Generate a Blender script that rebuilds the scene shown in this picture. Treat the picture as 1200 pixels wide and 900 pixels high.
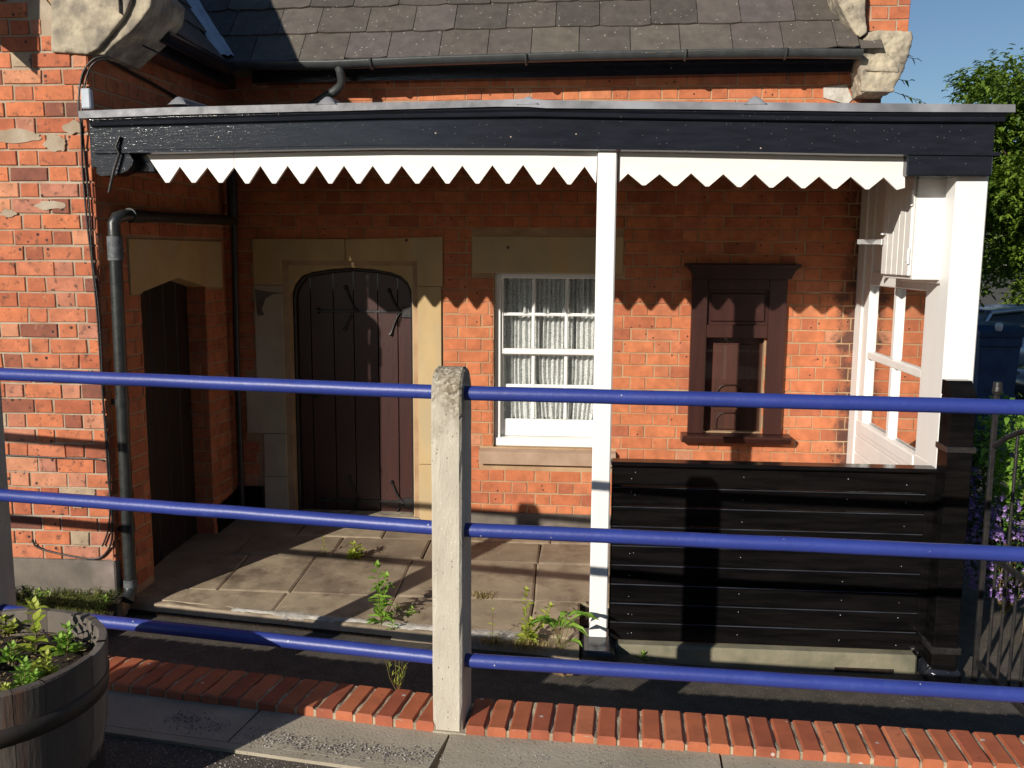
import bpy, bmesh, math, random
from mathutils import Vector, Matrix, noise
R = math.radians
random.seed(7)
for o in list(bpy.data.objects): bpy.data.objects.remove(o)
S = bpy.context.scene
col = S.collection
# ---------------------------------------------------------------- camera
F, YAW, PIT, ROL, EYE = 1085.0, R(4.4), R(8.0), R(.35), 1.62
cy, sy, cp, sp, cr, sr = math.cos(YAW), math.sin(YAW), math.cos(PIT), math.sin(PIT), math.cos(ROL), math.sin(ROL)
fwd = Vector((-sy*cp, cy*cp, -sp)); right = Vector((cy, sy, 0)); up = right.cross(fwd)
rx = cr*right + sr*up; ux = -sr*right + cr*up
cd = bpy.data.cameras.new('camera'); cam = bpy.data.objects.new('camera', cd); col.objects.link(cam)
cd.sensor_width = 36; cd.lens = 36*F/1200; cd.clip_start = .05; cd.clip_end = 500
m = Matrix((rx, ux, -fwd)).transposed().to_4x4(); m.translation = Vector((0, 0, EYE)); cam.matrix_world = m
S.camera = cam
# ---------------------------------------------------------------- sky and sun
w = bpy.data.worlds.new('World'); S.world = w; w.use_nodes = True
nt = w.node_tree; nt.nodes.clear()
sk = nt.nodes.new('ShaderNodeTexSky'); sk.sky_type = 'NISHITA'; sk.sun_disc = False
sk.sun_elevation = R(20.8); sk.sun_rotation = R(211.6); sk.air_density = 1.0; sk.dust_density = .15; sk.ozone_density = 3.5
bg = nt.nodes.new('ShaderNodeBackground'); bg.inputs[1].default_value = .068
wo = nt.nodes.new('ShaderNodeOutputWorld'); nt.links.new(sk.outputs[0], bg.inputs[0]); nt.links.new(bg.outputs[0], wo.inputs[0])
sd = bpy.data.lights.new('sun', 'SUN'); sd.energy = 4.9; sd.angle = R(.5); sd.color = (1, .93, .82)
SUN = Vector((.615, 1, -.447)).normalized()
so = bpy.data.objects.new('sun', sd); col.objects.link(so); so.rotation_euler = SUN.to_track_quat('-Z', 'Y').to_euler(); so.location = (-6, -8, 7)
S.view_settings.view_transform = 'Standard'; S.view_settings.look = 'None'; S.view_settings.gamma = 1; S.view_settings.exposure = .16
S.render.engine = 'CYCLES'

# ---------------------------------------------------------------- helpers
def W(px, py, Y):
    "where the sight line through a measured point of the photograph meets the plane at depth Y -> (X, Z)"
    d = (px-600)*rx - (py-450)*ux + F*fwd
    return d.x*Y/d.y, EYE + d.z*Y/d.y
def tag(o, label=None, cat=None, group=None, kind=None):
    if label: o['label'] = label
    if cat: o['category'] = cat
    if group: o['group'] = group
    if kind: o['kind'] = kind
    return o
def empty(name, loc, label, cat, group=None):
    o = bpy.data.objects.new(name, None); col.objects.link(o); o.location = loc; o.empty_display_size = .1
    return tag(o, label, cat, group)
class MB:
    def __init__(s): s.v = []; s.f = []; s.t = []; s.sm = []
    def add(s, vs, fs, tone=.5, smooth=False):
        n = len(s.v); s.v += [tuple(v) for v in vs]; s.f += [tuple(i+n for i in f) for f in fs]
        s.t += [tone]*len(fs); s.sm += [smooth]*len(fs); return s
    def box(s, x0, x1, y0, y1, z0, z1, b=.004, tone=.5, M=None):
        if x0 > x1: x0, x1 = x1, x0
        if y0 > y1: y0, y1 = y1, y0
        if z0 > z1: z0, z1 = z1, z0
        b = min(b, (x1-x0)/3, (y1-y0)/3, (z1-z0)/3)
        if b <= 0:
            vs = [Vector(p) for p in ((x0,y0,z0),(x1,y0,z0),(x1,y1,z0),(x0,y1,z0),(x0,y0,z1),(x1,y0,z1),(x1,y1,z1),(x0,y1,z1))]
            fs = [(0,3,2,1),(4,5,6,7),(0,1,5,4),(1,2,6,5),(2,3,7,6),(3,0,4,7)]
        else:
            bm = bmesh.new(); bmesh.ops.create_cube(bm, size=1)
            for v in bm.verts: v.co = Vector((x0+(v.co.x+.5)*(x1-x0), y0+(v.co.y+.5)*(y1-y0), z0+(v.co.z+.5)*(z1-z0)))
            bmesh.ops.bevel(bm, geom=bm.edges[:], offset=b, segments=1, affect='EDGES')
            bm.verts.index_update(); vs = [v.co.copy() for v in bm.verts]; fs = [[v.index for v in f.verts] for f in bm.faces]; bm.free()
        if M: vs = [M @ v for v in vs]
        return s.add(vs, fs, tone)
    def prism(s, poly, fn, tone=.5):
        "poly (a,b) list; fn(a,b,k) k=0 front, 1 back"
        n = len(poly); vs = [fn(a, b, 0) for a, b in poly] + [fn(a, b, 1) for a, b in poly]
        fs = [tuple(range(n)), tuple(range(2*n-1, n-1, -1))] + [(i, i+n, (i+1) % n + n, (i+1) % n) for i in range(n)]
        return s.add(vs, fs, tone)
    def prismY(s, poly, y0, y1, tone=.5): return s.prism(poly, lambda a, b, k: (a, (y0, y1)[k], b), tone)
    def prismX(s, poly, x0, x1, tone=.5): return s.prism(poly, lambda a, b, k: ((x0, x1)[k], a, b), tone)
    def tube(s, pts, r, n=10, cap=True, tone=.5, smooth=True):
        pts = [Vector(p) for p in pts]; rs = r if isinstance(r, (list, tuple)) else [r]*len(pts)
        vs = []; u = None
        for i, p in enumerate(pts):
            t = (pts[min(i+1, len(pts)-1)] - pts[max(i-1, 0)]).normalized()
            if u is None: u = t.cross(Vector((0, 0, 1)) if abs(t.z) < .9 else Vector((1, 0, 0))).normalized()
            else: u = (u - t*u.dot(t)).normalized()
            v = t.cross(u)
            for k in range(n):
                a = 2*math.pi*k/n; vs.append(p + (u*math.cos(a) + v*math.sin(a))*rs[i])
        fs = [(i*n+k, i*n+(k+1) % n, (i+1)*n+(k+1) % n, (i+1)*n+k) for i in range(len(pts)-1) for k in range(n)]
        s.add(vs, fs, tone, smooth)
        if cap:
            m = len(pts)-1
            s.add([vs[k] for k in range(n)], [tuple(range(n-1, -1, -1))], tone); s.add([vs[m*n+k] for k in range(n)], [tuple(range(n))], tone)
        return s
    def lathe(s, prof, c, n=32, tone=.5, smooth=True, a0=0, a1=2*math.pi):
        vs = []; fs = []; full = abs(a1-a0-2*math.pi) < 1e-6; nn = n if full else n+1
        for r, z in prof:
            for k in range(nn):
                a = a0+(a1-a0)*k/n; vs.append((c[0]+r*math.cos(a), c[1]+r*math.sin(a), c[2]+z))
        for i in range(len(prof)-1):
            for k in range(n):
                k2 = (k+1) % nn; fs.append((i*nn+k, i*nn+k2, (i+1)*nn+k2, (i+1)*nn+k))
        return s.add(vs, fs, tone, smooth)
    def leaf(s, p, d, L, wd, tone=.5, droop=.3):
        d = Vector(d).normalized(); side = d.cross(Vector((0, 0, 1)))
        if side.length < .05: side = Vector((1, 0, 0))
        side.normalize(); p = Vector(p); n = side.cross(d)
        q = [p, p+d*L*.35+side*wd*.5+n*L*.06, p+d*L*.7+side*wd*.35-Vector((0,0,droop*L*.3)), p+d*L-Vector((0,0,droop*L)), p+d*L*.7-side*wd*.35-Vector((0,0,droop*L*.3)), p+d*L*.35-side*wd*.5+n*L*.06, p+d*L*.4-n*L*.04]
        return s.add(q, [(0,1,6),(1,2,6),(2,3,6),(3,4,6),(4,5,6),(5,0,6)], tone)
    def build(s, name, mat, parent=None, label=None):
        me = bpy.data.meshes.new(name); me.from_pydata(s.v, [], s.f); 
        me.polygons.foreach_set('use_smooth', s.sm)
        a = me.attributes.new('tone', 'FLOAT', 'FACE'); a.data.foreach_set('value', s.t)
        me.materials.append(mat)
        o = bpy.data.objects.new(name, me); col.objects.link(o)
        if parent:
            o.parent = parent
            mw = Vector(parent.location)
            p = parent.parent
            while p: mw += p.location; p = p.parent
            o.location = -mw
            me.update()
        if label: o['label'] = label
        return o
# ---------------------------------------------------------------- materials
def mat(name, c1, c2=None, c3=None, scale=8, rough=.8, bump=.3, bscale=40, stretch=(1,1,1), spot=None, spec=.5, metal=0, coat=0, tone=None, bump2=None, detail=6, rvar=0, trans=0, bdist=.004, patch=None, sootx=None):
    m = bpy.data.materials.new(name); m.use_nodes = True; N = m.node_tree.nodes; L = m.node_tree.links
    b = N['Principled BSDF']; b.inputs['Roughness'].default_value = rough; b.inputs['Metallic'].default_value = metal
    b.inputs['Specular IOR Level'].default_value = spec; b.inputs['Coat Weight'].default_value = coat; b.inputs['Coat Roughness'].default_value = .15
    tc = N.new('ShaderNodeTexCoord'); mp = N.new('ShaderNodeMapping'); mp.inputs['Scale'].default_value = stretch
    L.new(tc.outputs['Object'], mp.inputs[0])
    def noi(sc, det=6, ro=.6):
        n = N.new('ShaderNodeTexNoise'); n.inputs['Scale'].default_value = sc; n.inputs['Detail'].default_value = det; n.inputs['Roughness'].default_value = ro
        L.new(mp.outputs[0], n.inputs['Vector']); return n.outputs['Fac']
    def ramp(src, stops):
        r = N.new('ShaderNodeValToRGB'); e = r.color_ramp.elements
        while len(e) < len(stops): e.new(.5)
        for i, (p, c) in enumerate(stops): e[i].position = p; e[i].color = (*c, 1) if len(c) == 3 else c
        L.new(src, r.inputs[0]); return r.outputs[0]
    def mix(f, a, bb, mode='MIX'):
        x = N.new('ShaderNodeMix'); x.data_type = 'RGBA'; x.blend_type = mode
        for s_, v in ((x.inputs[0], f), (x.inputs[6], a), (x.inputs[7], bb)):
            if hasattr(v, 'links'): L.new(v, s_)
            else: s_.default_value = v if isinstance(v, float) else (*v, 1)
        return x.outputs[2]
    c2 = c2 or tuple(x*.75 for x in c1)
    base = ramp(noi(scale, detail), [(.35, c1), (.65, c2)])
    if tone:   # per piece colours: list of (pos, colour)
        at = N.new('ShaderNodeAttribute'); at.attribute_name = 'tone'
        tr = ramp(at.outputs['Fac'], tone)
        base = mix(.55, tr, mix(1.0, tr, ramp(noi(scale, detail), [(.3, (.55,.55,.55)), (.7, (1.35,1.35,1.35))]), 'MULTIPLY'))
    if c3: base = mix(ramp(noi(scale*.28, 4), [(.5, (0,0,0)), (.66, (1,1,1))]), base, c3)
    if patch:  # (colour, scale, lo, hi)
        for pc, ps, lo, hi in patch: base = mix(ramp(noi(ps, 8, .7), [(lo, (0,0,0)), (hi, (1,1,1))]), base, pc)
    if spot:
        for scn, ssc, th in spot:
            v = N.new('ShaderNodeTexVoronoi'); v.inputs['Scale'].default_value = ssc; L.new(tc.outputs['Object'], v.inputs['Vector'])
            pick = N.new('ShaderNodeMath'); pick.operation = 'LESS_THAN'; pick.inputs[1].default_value = .35
            sp_ = N.new('ShaderNodeSeparateColor'); L.new(v.outputs['Color'], sp_.inputs[0]); L.new(sp_.outputs[0], pick.inputs[0])
            fr = ramp(v.outputs['Distance'], [(th*.7, (1,1,1)), (th, (0,0,0))])
            mm = N.new('ShaderNodeMath'); mm.operation = 'MULTIPLY'; L.new(fr, mm.inputs[0]); L.new(pick.outputs[0], mm.inputs[1])
            base = mix(mm.outputs[0], base, scn)
    if sootx:
        sx = N.new('ShaderNodeSeparateXYZ'); L.new(tc.outputs['Object'], sx.inputs[0])
        mr0 = N.new('ShaderNodeMapRange'); mr0.inputs[1].default_value = sootx[0]; mr0.inputs[2].default_value = sootx[1]; mr0.inputs[3].default_value = 0; mr0.inputs[4].default_value = .55; L.new(sx.outputs[0], mr0.inputs[0])
        ad0 = N.new('ShaderNodeMath'); L.new(mr0.outputs[0], ad0.inputs[0]); L.new(noi(7, 7, .7), ad0.inputs[1])
        base = mix(ramp(ad0.outputs[0], [(.74, (0,0,0)), (.92, (.85,.85,.85))]), base, (.035,.022,.02))
    L.new(base, b.inputs['Base Color'])
    if rvar:
        mr = N.new('ShaderNodeMapRange'); mr.inputs[3].default_value = rough-rvar; mr.inputs[4].default_value = rough+rvar
        mr.inputs[1].default_value = .3; mr.inputs[2].default_value = .7
        L.new(noi(scale*2), mr.inputs[0]); L.new(mr.outputs[0], b.inputs['Roughness'])
    if bump:
        bn = N.new('ShaderNodeBump'); bn.inputs['Strength'].default_value = bump; bn.inputs['Distance'].default_value = bdist
        L.new(noi(bscale, 8, .65), bn.inputs['Height'])
        if bump2:
            b2 = N.new('ShaderNodeBump'); b2.inputs['Strength'].default_value = bump2[0]; b2.inputs['Distance'].default_value = bump2[2]
            L.new(noi(bump2[1], 3), b2.inputs['Height']); L.new(bn.outputs[0], b2.inputs['Normal']); L.new(b2.outputs[0], b.inputs['Normal'])
        else: L.new(bn.outputs[0], b.inputs['Normal'])
    if trans:
        out = N['Material Output']; tr = N.new('ShaderNodeBsdfTranslucent'); mx = N.new('ShaderNodeMixShader'); mx.inputs[0].default_value = trans
        L.new(base, tr.inputs[0]); L.new(b.outputs[0], mx.inputs[1]); L.new(tr.outputs[0], mx.inputs[2]); L.new(mx.outputs[0], out.inputs[0])
    return m
BR = [(0,(.2,.07,.045)),(.04,(.36,.108,.055)),(.2,(.45,.135,.058)),(.45,(.49,.155,.065)),(.7,(.52,.172,.072)),(.85,(.47,.155,.075)),(.97,(.55,.2,.088)),(1,(.52,.22,.12))]
BF = [(0,(.06,.028,.022)),(.06,(.2,.07,.045)),(.2,(.4,.11,.05)),(.45,(.47,.15,.07)),(.7,(.55,.17,.07)),(.85,(.42,.17,.11)),(.97,(.58,.25,.13)),(1,(.4,.3,.2))]
M = {}
M['brick'] = mat('red brick', (.4,.1,.04), tone=BR, scale=14, rough=.88, bump=.5, bscale=55, patch=[((.07,.03,.022), 19, .62, .72), ((.42,.3,.2), 11, .7, .8)], spot=[((.04,.02,.018), 21, .16)])
M['brick_back'] = mat('red brick with soot at its end', (.4,.1,.04), tone=BR, scale=14, rough=.88, bump=.5, bscale=55, patch=[((.1,.045,.03), 19, .64, .76), ((.42,.3,.2), 11, .7, .8)], spot=[((.04,.02,.018), 21, .16)], sootx=(1.55, 1.95))
M['brick_front'] = mat('weathered red brick', (.4,.1,.04), tone=BF, scale=14, rough=.88, bump=.6, bscale=50, patch=[((.09,.045,.032), 26, .55, .68), ((.5,.27,.16), 6, .62, .74), ((.42,.33,.24), 5, .70, .76)], spot=[((.04,.02,.018), 19, .2)])
M['mortar'] = mat('lime mortar', (.44,.37,.28), (.3,.22,.15), scale=6, rough=.95, bump=.7, bscale=90)
M['mortar_tan'] = mat('tan mortar', (.46,.31,.18), (.34,.21,.12), scale=6, rough=.95, bump=.7, bscale=90)
M['mortar_dark'] = mat('dark joint mortar', (.52,.44,.31), (.24,.19,.13), scale=11, rough=.95, bump=1, bscale=60, bdist=.008)
M['kerb_brick'] = mat('smooth red engineering brick', (.4,.07,.03), tone=[(0,(.3,.078,.038)),(.25,(.37,.098,.044)),(.8,(.44,.13,.055)),(1,(.47,.15,.07))], scale=9, rough=.7, bump=.25, bscale=80, spot=[((.5,.42,.38), 14, .12)], patch=[((.16,.045,.03), 9, .6, .72)])
M['stone_pale'] = mat('pale washed sandstone', (.5,.44,.33), (.42,.35,.24), (.36,.33,.22), scale=3.5, rough=.9, bump=.35, bscale=60, spot=[((.12,.07,.04), 7, .1)])
M['stone'] = mat('buff sandstone', (.56,.4,.2), (.47,.32,.145), (.42,.34,.21), scale=3.5, rough=.9, bump=.35, bscale=60, stretch=(1.6,1,.6), spot=[((.12,.07,.04), 7, .1)])
M['stone_grey'] = mat('weathered pale stone', (.5,.43,.31), (.19,.165,.135), scale=8, patch=[((.1,.085,.07), 5, .58, .7),((.6,.45,.24), 7, .64, .74)], rough=.92, bump=.8, bscale=30, bump2=(.6,7,.03))
M['sill'] = mat('worn sill stone', (.42,.29,.21), (.33,.22,.15), scale=6, rough=.9, bump=.4)
M['concrete'] = mat('pale aggregate concrete', (.52,.48,.4), (.42,.38,.31), scale=9, stretch=(1,1,.35), rough=.92, bump=.8, bscale=110, spot=[((.16,.13,.1), 60, .17),((.85,.82,.75), 85, .13)])
M['concrete_top'] = mat('lichened concrete', (.33,.3,.24), (.24,.21,.16), scale=20, rough=.95, bump=1.0, bscale=90, spot=[((.75,.72,.62), 75, .22),((.1,.08,.06), 50, .2),((.5,.35,.12), 60, .15)])
M['pavement'] = mat('worn concrete paving', (.42,.37,.29), (.33,.29,.22), (.25,.22,.165), scale=4, rough=.93, bump=.8, bscale=90, spot=[((.45,.43,.4), 90, .2),((.08,.07,.06), 70, .2)])
M['asphalt'] = mat('old asphalt', (.10,.084,.066), (.06,.05,.04), scale=9, rough=.9, bump=1, bscale=150, bdist=.006, spot=[((.26,.23,.19), 120, .3),((.02,.018,.016), 90, .25),((.3,.27,.22), 26, .09)])
M['gravel'] = mat('stone chippings', (.3,.28,.26), tone=[(0,(.05,.045,.05)),(.5,(.2,.17,.16)),(1,(.5,.46,.42))], scale=30, rough=.8, bump=0)
M['flag'] = mat('brown york stone flags', (.3,.22,.14), tone=[(0,(.24,.185,.13)),(.5,(.33,.26,.18)),(1,(.4,.32,.22))], scale=5, rough=.62, rvar=.14, bump=.35, bscale=45, bump2=(.4,4,.02), patch=[((.12,.085,.058), 3.5, .5, .72),((.42,.36,.28), 8, .62, .76)], spot=[((.45,.4,.34), 16, .1)])
M['cement'] = mat('smeared cement fillet', (.6,.57,.52), (.36,.33,.28), scale=9, rough=.9, bump=1, bscale=40, bdist=.008)
M['plinth'] = mat('mossy concrete plinth', (.26,.23,.16), (.16,.15,.1), (.1,.1,.07), scale=6, rough=.95, bump=.7, bscale=70)
M['render'] = mat('grey cement render', (.17,.145,.12), (.11,.095,.08), (.28,.22,.2), scale=6, rough=.95, bump=.7, bscale=50)
M['slate'] = mat('old roof slate', (.1,.09,.085), tone=[(0,(.068,.058,.05)),(.5,(.094,.079,.067)),(.8,(.1,.082,.078)),(1,(.115,.1,.078))], scale=12, rough=.72, bump=.6, bscale=38, patch=[((.22,.19,.13), 17, .62, .74),((.2,.17,.06), 6, .68, .78)], spot=[((.34,.33,.3), 30, .16)])
M['lead'] = mat('weathered lead', (.2,.2,.22), (.13,.135,.15), (.27,.28,.31), scale=10, rough=.55, metal=0, bump=.4, bscale=25, rvar=.1)
M['lead_pale'] = mat('pale oxidised lead', (.5,.54,.6), (.36,.4,.46), scale=8, rough=.6, bump=.4, bscale=20)
M['black'] = mat('cracked black gloss paint', (.012,.014,.02), (.018,.02,.028), scale=20, stretch=(.3,1,1.7), rough=.13, bump=.55, bscale=55, spec=.45, bdist=.002, bump2=(.15,9,.004), spot=[((.5,.4,.3), 13, .055),((.3,.3,.32), 55, .09)])
M['black_board'] = mat('black gloss boards', (.003,.0028,.003), (.008,.007,.007), scale=12, stretch=(.25,1,2.5), rough=.13, bump=.3, bscale=30, spec=.18, bdist=.001)
M['edge_sheen'] = mat('painted sky sheen on board edges', (.06,.068,.085), (.02,.022,.028), scale=14, stretch=(.3,1,1), rough=.3, bump=.2)  # blue-grey colour stands in for sky reflected on the board edges
M['black_iron'] = mat('painted black iron', (.012,.012,.014), (.03,.026,.024), scale=30, rough=.38, bump=.6, bscale=60)
M['pipe'] = mat('black cast iron pipe', (.018,.021,.022), (.035,.037,.036), scale=25, rough=.36, bump=.35, bscale=60)
M['pipe_worn'] = mat('worn grey pipe collar', (.13,.14,.15), (.05,.055,.06), scale=35, rough=.6, bump=.6, bscale=60)
M['gutter'] = mat('grey black gutter', (.055,.06,.06), (.035,.038,.038), scale=9, rough=.4, bump=.25, bscale=40)
M['white'] = mat('white gloss paint', (.84,.83,.81), (.8,.785,.76), scale=5, stretch=(1,1,.3), rough=.42, bump=.2, bscale=30, patch=[((.68,.65,.58), 8, .66, .8)])
M['white_board'] = mat('white painted boards', (.82,.79,.76), (.76,.73,.7), scale=9, stretch=(.4,1,2), rough=.5, bump=.35, bscale=30, patch=[((.6,.55,.48), 14, .7, .78)])
M['greenwhite'] = mat('algae stained edge', (.35,.4,.26), (.5,.52,.4), scale=20, rough=.8, bump=.3)
M['blue'] = mat('blue gloss paint', (.026,.046,.25), (.022,.038,.21), scale=4, rough=.42, bump=.3, bscale=35, spec=.5, bump2=(.3,12,.004), spot=[((.4,.4,.45), 17, .06)], patch=[((.16,.06,.03), 24, .72, .745), ((.04,.065,.27), 7, .58, .75), ((.3,.32,.4), 48, .72, .76)])
M['door'] = mat('dark maroon door paint', (.045,.012,.009), (.033,.009,.008), scale=6, stretch=(3,1,.3), rough=.38, bump=.35, bscale=30, spot=[((.25,.2,.17), 22, .06)])
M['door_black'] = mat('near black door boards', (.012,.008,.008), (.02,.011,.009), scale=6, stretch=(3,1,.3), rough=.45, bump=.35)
M['brown'] = mat('brown gloss joinery', (.05,.018,.014), (.036,.013,.011), scale=7, stretch=(3,1,.3), rough=.33, bump=.4, bscale=25, spot=[((.3,.22,.18), 25, .05)])
M['brown_panel'] = mat('reddish brown board', (.1,.033,.02), (.065,.024,.016), scale=6, stretch=(3,1,.3), rough=.5, bump=.3)
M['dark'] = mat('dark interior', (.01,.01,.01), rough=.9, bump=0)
M['barrel'] = mat('weathered oak staves', (.14,.1,.075), tone=[(0,(.075,.06,.05)),(.5,(.12,.1,.083)),(1,(.17,.145,.12))], scale=9, stretch=(1.6,1.6,.35), rough=.85, bump=.7, bscale=28, patch=[((.12,.045,.02), 4, .58, .72),((.25,.22,.19), 12, .66, .8)])
M['hoop'] = mat('rusty dark hoop', (.02,.018,.016), (.035,.024,.018), scale=14, rough=.6, bump=.4)
M['soil'] = mat('dark soil', (.045,.028,.018), (.02,.012,.008), scale=30, rough=1, bump=1, bscale=60, bdist=.02)
LT = lambda a, b: [(0, a), (1, b)]
def leafmat(name, a, b): return mat(name, a, tone=LT(a, b), scale=20, rough=.5, bump=0, trans=.35)
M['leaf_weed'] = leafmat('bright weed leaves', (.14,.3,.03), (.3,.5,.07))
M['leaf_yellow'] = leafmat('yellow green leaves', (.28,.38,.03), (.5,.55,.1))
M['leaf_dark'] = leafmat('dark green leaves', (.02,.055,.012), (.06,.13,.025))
M['leaf_tree'] = leafmat('tree foliage', (.06,.13,.015), (.25,.36,.045))
M['grass'] = leafmat('grass blades', (.1,.16,.03), (.3,.3,.1))
M['dry'] = leafmat('dry grass', (.3,.22,.08), (.42,.34,.16))
M['purple'] = leafmat('lilac petals', (.3,.17,.55), (.62,.45,.8))
M['stem'] = mat('plant stem', (.12,.16,.04), (.18,.09,.04), scale=30, rough=.7, bump=0)
M['bark'] = mat('bark', (.09,.065,.045), (.05,.035,.025), scale=12, rough=.95, bump=1, bscale=20, bdist=.02)
M['leafbrown'] = mat('fallen leaf', (.3,.2,.09), (.2,.12,.05), scale=40, rough=.8, bump=0)
M['car_silver'] = mat('silver blue car paint', (.45,.54,.64), (.42,.51,.6), rough=.25, metal=.5, coat=1, bump=0)
M['car_dark'] = mat('dark car paint', (.03,.035,.045), (.028,.033,.04), rough=.25, metal=.4, coat=1, bump=0)
M['bin'] = mat('blue plastic', (.035,.09,.19), (.02,.055,.13), scale=5, rough=.45, bump=.2)
M['rubber'] = mat('rubber', (.015,.015,.015), rough=.8, bump=.2)
M['alloy'] = mat('alloy', (.5,.5,.52), rough=.3, metal=.9, bump=0)
M['lamp_red'] = mat('red lens', (.4,.02,.02), rough=.2, bump=0)
M['garden_wall'] = mat('far brown brick', (.2,.12,.08), (.14,.08,.055), scale=3, rough=.95, bump=.3)
M['steel'] = mat('galvanised steel', (.6,.6,.6), (.45,.45,.46), scale=30, rough=.4, metal=.7, bump=.2)
def glassmat(name, refl, tint=(.9,.95,.93)):
    m = bpy.data.materials.new(name); m.use_nodes = True; N = m.node_tree.nodes; L = m.node_tree.links; N.remove(N['Principled BSDF'])
    g = N.new('ShaderNodeBsdfGlossy'); g.inputs['Roughness'].default_value = .02; t = N.new('ShaderNodeBsdfTransparent'); t.inputs[0].default_value = (*tint, 1)
    fr = N.new('ShaderNodeLayerWeight'); fr.inputs[0].default_value = .35
    mr = N.new('ShaderNodeMapRange'); mr.inputs[3].default_value = refl; mr.inputs[4].default_value = 1; L.new(fr.outputs['Fresnel'], mr.inputs[0])
    x = N.new('ShaderNodeMixShader'); L.new(mr.outputs[0], x.inputs[0]); L.new(t.outputs[0], x.inputs[1]); L.new(g.outputs[0], x.inputs[2]); L.new(x.outputs[0], N['Material Output'].inputs[0])
    return m
M['glass'] = glassmat('window glass', .015, (1,1,1)); M['glass_side'] = glassmat('old reflective glass', .13, (.7,.75,.72)); M['car_glass'] = glassmat('car glass', .2, (.12,.2,.18))
def lacemat():
    m = mat('lace curtain', (.78,.8,.78), (.7,.72,.7), scale=5, rough=.9, bump=0); N = m.node_tree.nodes; L = m.node_tree.links
    tc = N.new('ShaderNodeTexCoord'); v = N.new('ShaderNodeTexNoise'); v.inputs['Scale'].default_value = 42; v.inputs['Detail'].default_value = 2; v.inputs['Distortion'].default_value = 1.6
    L.new(tc.outputs['Object'], v.inputs['Vector'])
    r = N.new('ShaderNodeValToRGB'); e = r.color_ramp.elements; e[0].position = .455; e[0].color = (1,1,1,1); e[1].position = .545; e[1].color = (1,1,1,1)
    k = e.new(.49); k.color = (.35,.35,.35,1); k2 = e.new(.51); k2.color = (.35,.35,.35,1)
    L.new(v.outputs['Fac'], r.inputs[0]); L.new(r.outputs[0], N['Principled BSDF'].inputs['Alpha'])
    return m
M['lace'] = lacemat()

# ---------------------------------------------------------------- layout constants
D = 6.55          # back wall face
YW = 4.92         # front face of the projecting wing
YF = 4.87         # canopy front
XW = -2.655        # wing corner
XB = -2.555       # inner corner at the back wall
XE = 1.95         # right end of the back wall
RUN = .334; CRS = .0865
def bricks(name, mt, o, du, n, u0, u1, z0, z1, holes=(), umax=None, umin=None, seed=1, parent=None, phase=0, label=None, off=0.0, prd=(.003,.0065), crs=.0865, j=.0105):
    "Flemish bond as real bricks on a mortar bed; o origin xy, du direction, n outward normal"
    rnd = random.Random(seed); mb = MB(); o = Vector((o[0], o[1], 0)); du = Vector((*du, 0)).normalized(); n = Vector((*n, 0)).normalized()
    k = 0; z = z0
    while z < z1-.02:
        zt = min(z+crs-j, z1); u = u0 - phase - (RUN/2 if k % 2 else 0); i = 0
        lim1 = umax(z+.04) if umax else u1; lim0 = umin(z+.04) if umin else u0
        while u < lim1:
            ln = .2225 if i % 2 == 0 else .1115
            a, b = max(u, lim0), min(u+ln-j, lim1)
            segs = [(a, b)] if b-a > .025 else []
            for h in holes:
                if zt-.02 > h[2] and z+.02 < h[3]:
                    new = []
                    for a_, b_ in segs:
                        if h[1] <= a_ or h[0] >= b_: new.append((a_, b_)); continue
                        if h[0]-a_ > .025: new.append((a_, h[0]-.004))
                        if b_-h[1] > .025: new.append((h[1]+.004, b_))
                    segs = new
            for a_, b_ in segs:
                t = rnd.random(); t = min(.99, max(0, t*.92+.04)); 
                if rnd.random() < .02: t = 1
                d = rnd.uniform(*prd)+off; bv = min(d*.8, rnd.uniform(.002, .004)); jt = lambda: rnd.uniform(-.0022, .0022)
                zs = [z+jt(), zt+jt()]; us = [a_+jt(), b_+jt()]
                P = lambda uu, zz, dd: o+du*uu+n*dd+Vector((0,0,zz))
                c = [(us[0]+jt(), zs[0]+jt()), (us[1]+jt(), zs[0]+jt()), (us[1]+jt(), zs[1]+jt()), (us[0]+jt(), zs[1]+jt())]
                mid = ((us[0]+us[1])/2, (zs[0]+zs[1])/2)
                vs = [P(*q, -.02) for q in c] + [P(*q, d-bv) for q in c] + [P(q[0]+(bv if q[0] < mid[0] else -bv), q[1]+(bv if q[1] < mid[1] else -bv), d) for q in c]
                fs = [(0,1,5,4),(1,2,6,5),(2,3,7,6),(3,0,4,7),(4,5,9,8),(5,6,10,9),(6,7,11,10),(7,4,8,11),(8,9,10,11)]
                mb.add(vs, fs, t)
            u += ln; i += 1
        z += crs; k += 1
    return mb.build(name, mt, parent, label)
def wallcells(x0, x1, z0, z1, holes):
    xs = sorted({x0, x1, *[min(max(h[i], x0), x1) for h in holes for i in (0, 1)]}); zs = sorted({z0, z1, *[min(max(h[i], z0), z1) for h in holes for i in (2, 3)]})
    for i in range(len(xs)-1):
        for k in range(len(zs)-1):
            mx, mz = (xs[i]+xs[i+1])/2, (zs[k]+zs[k+1])/2
            if not any(h[0] < mx < h[1] and h[2] < mz < h[3] for h in holes): yield xs[i], xs[i+1], zs[k], zs[k+1]
def struct(o): o['kind'] = 'structure'; return o

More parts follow.
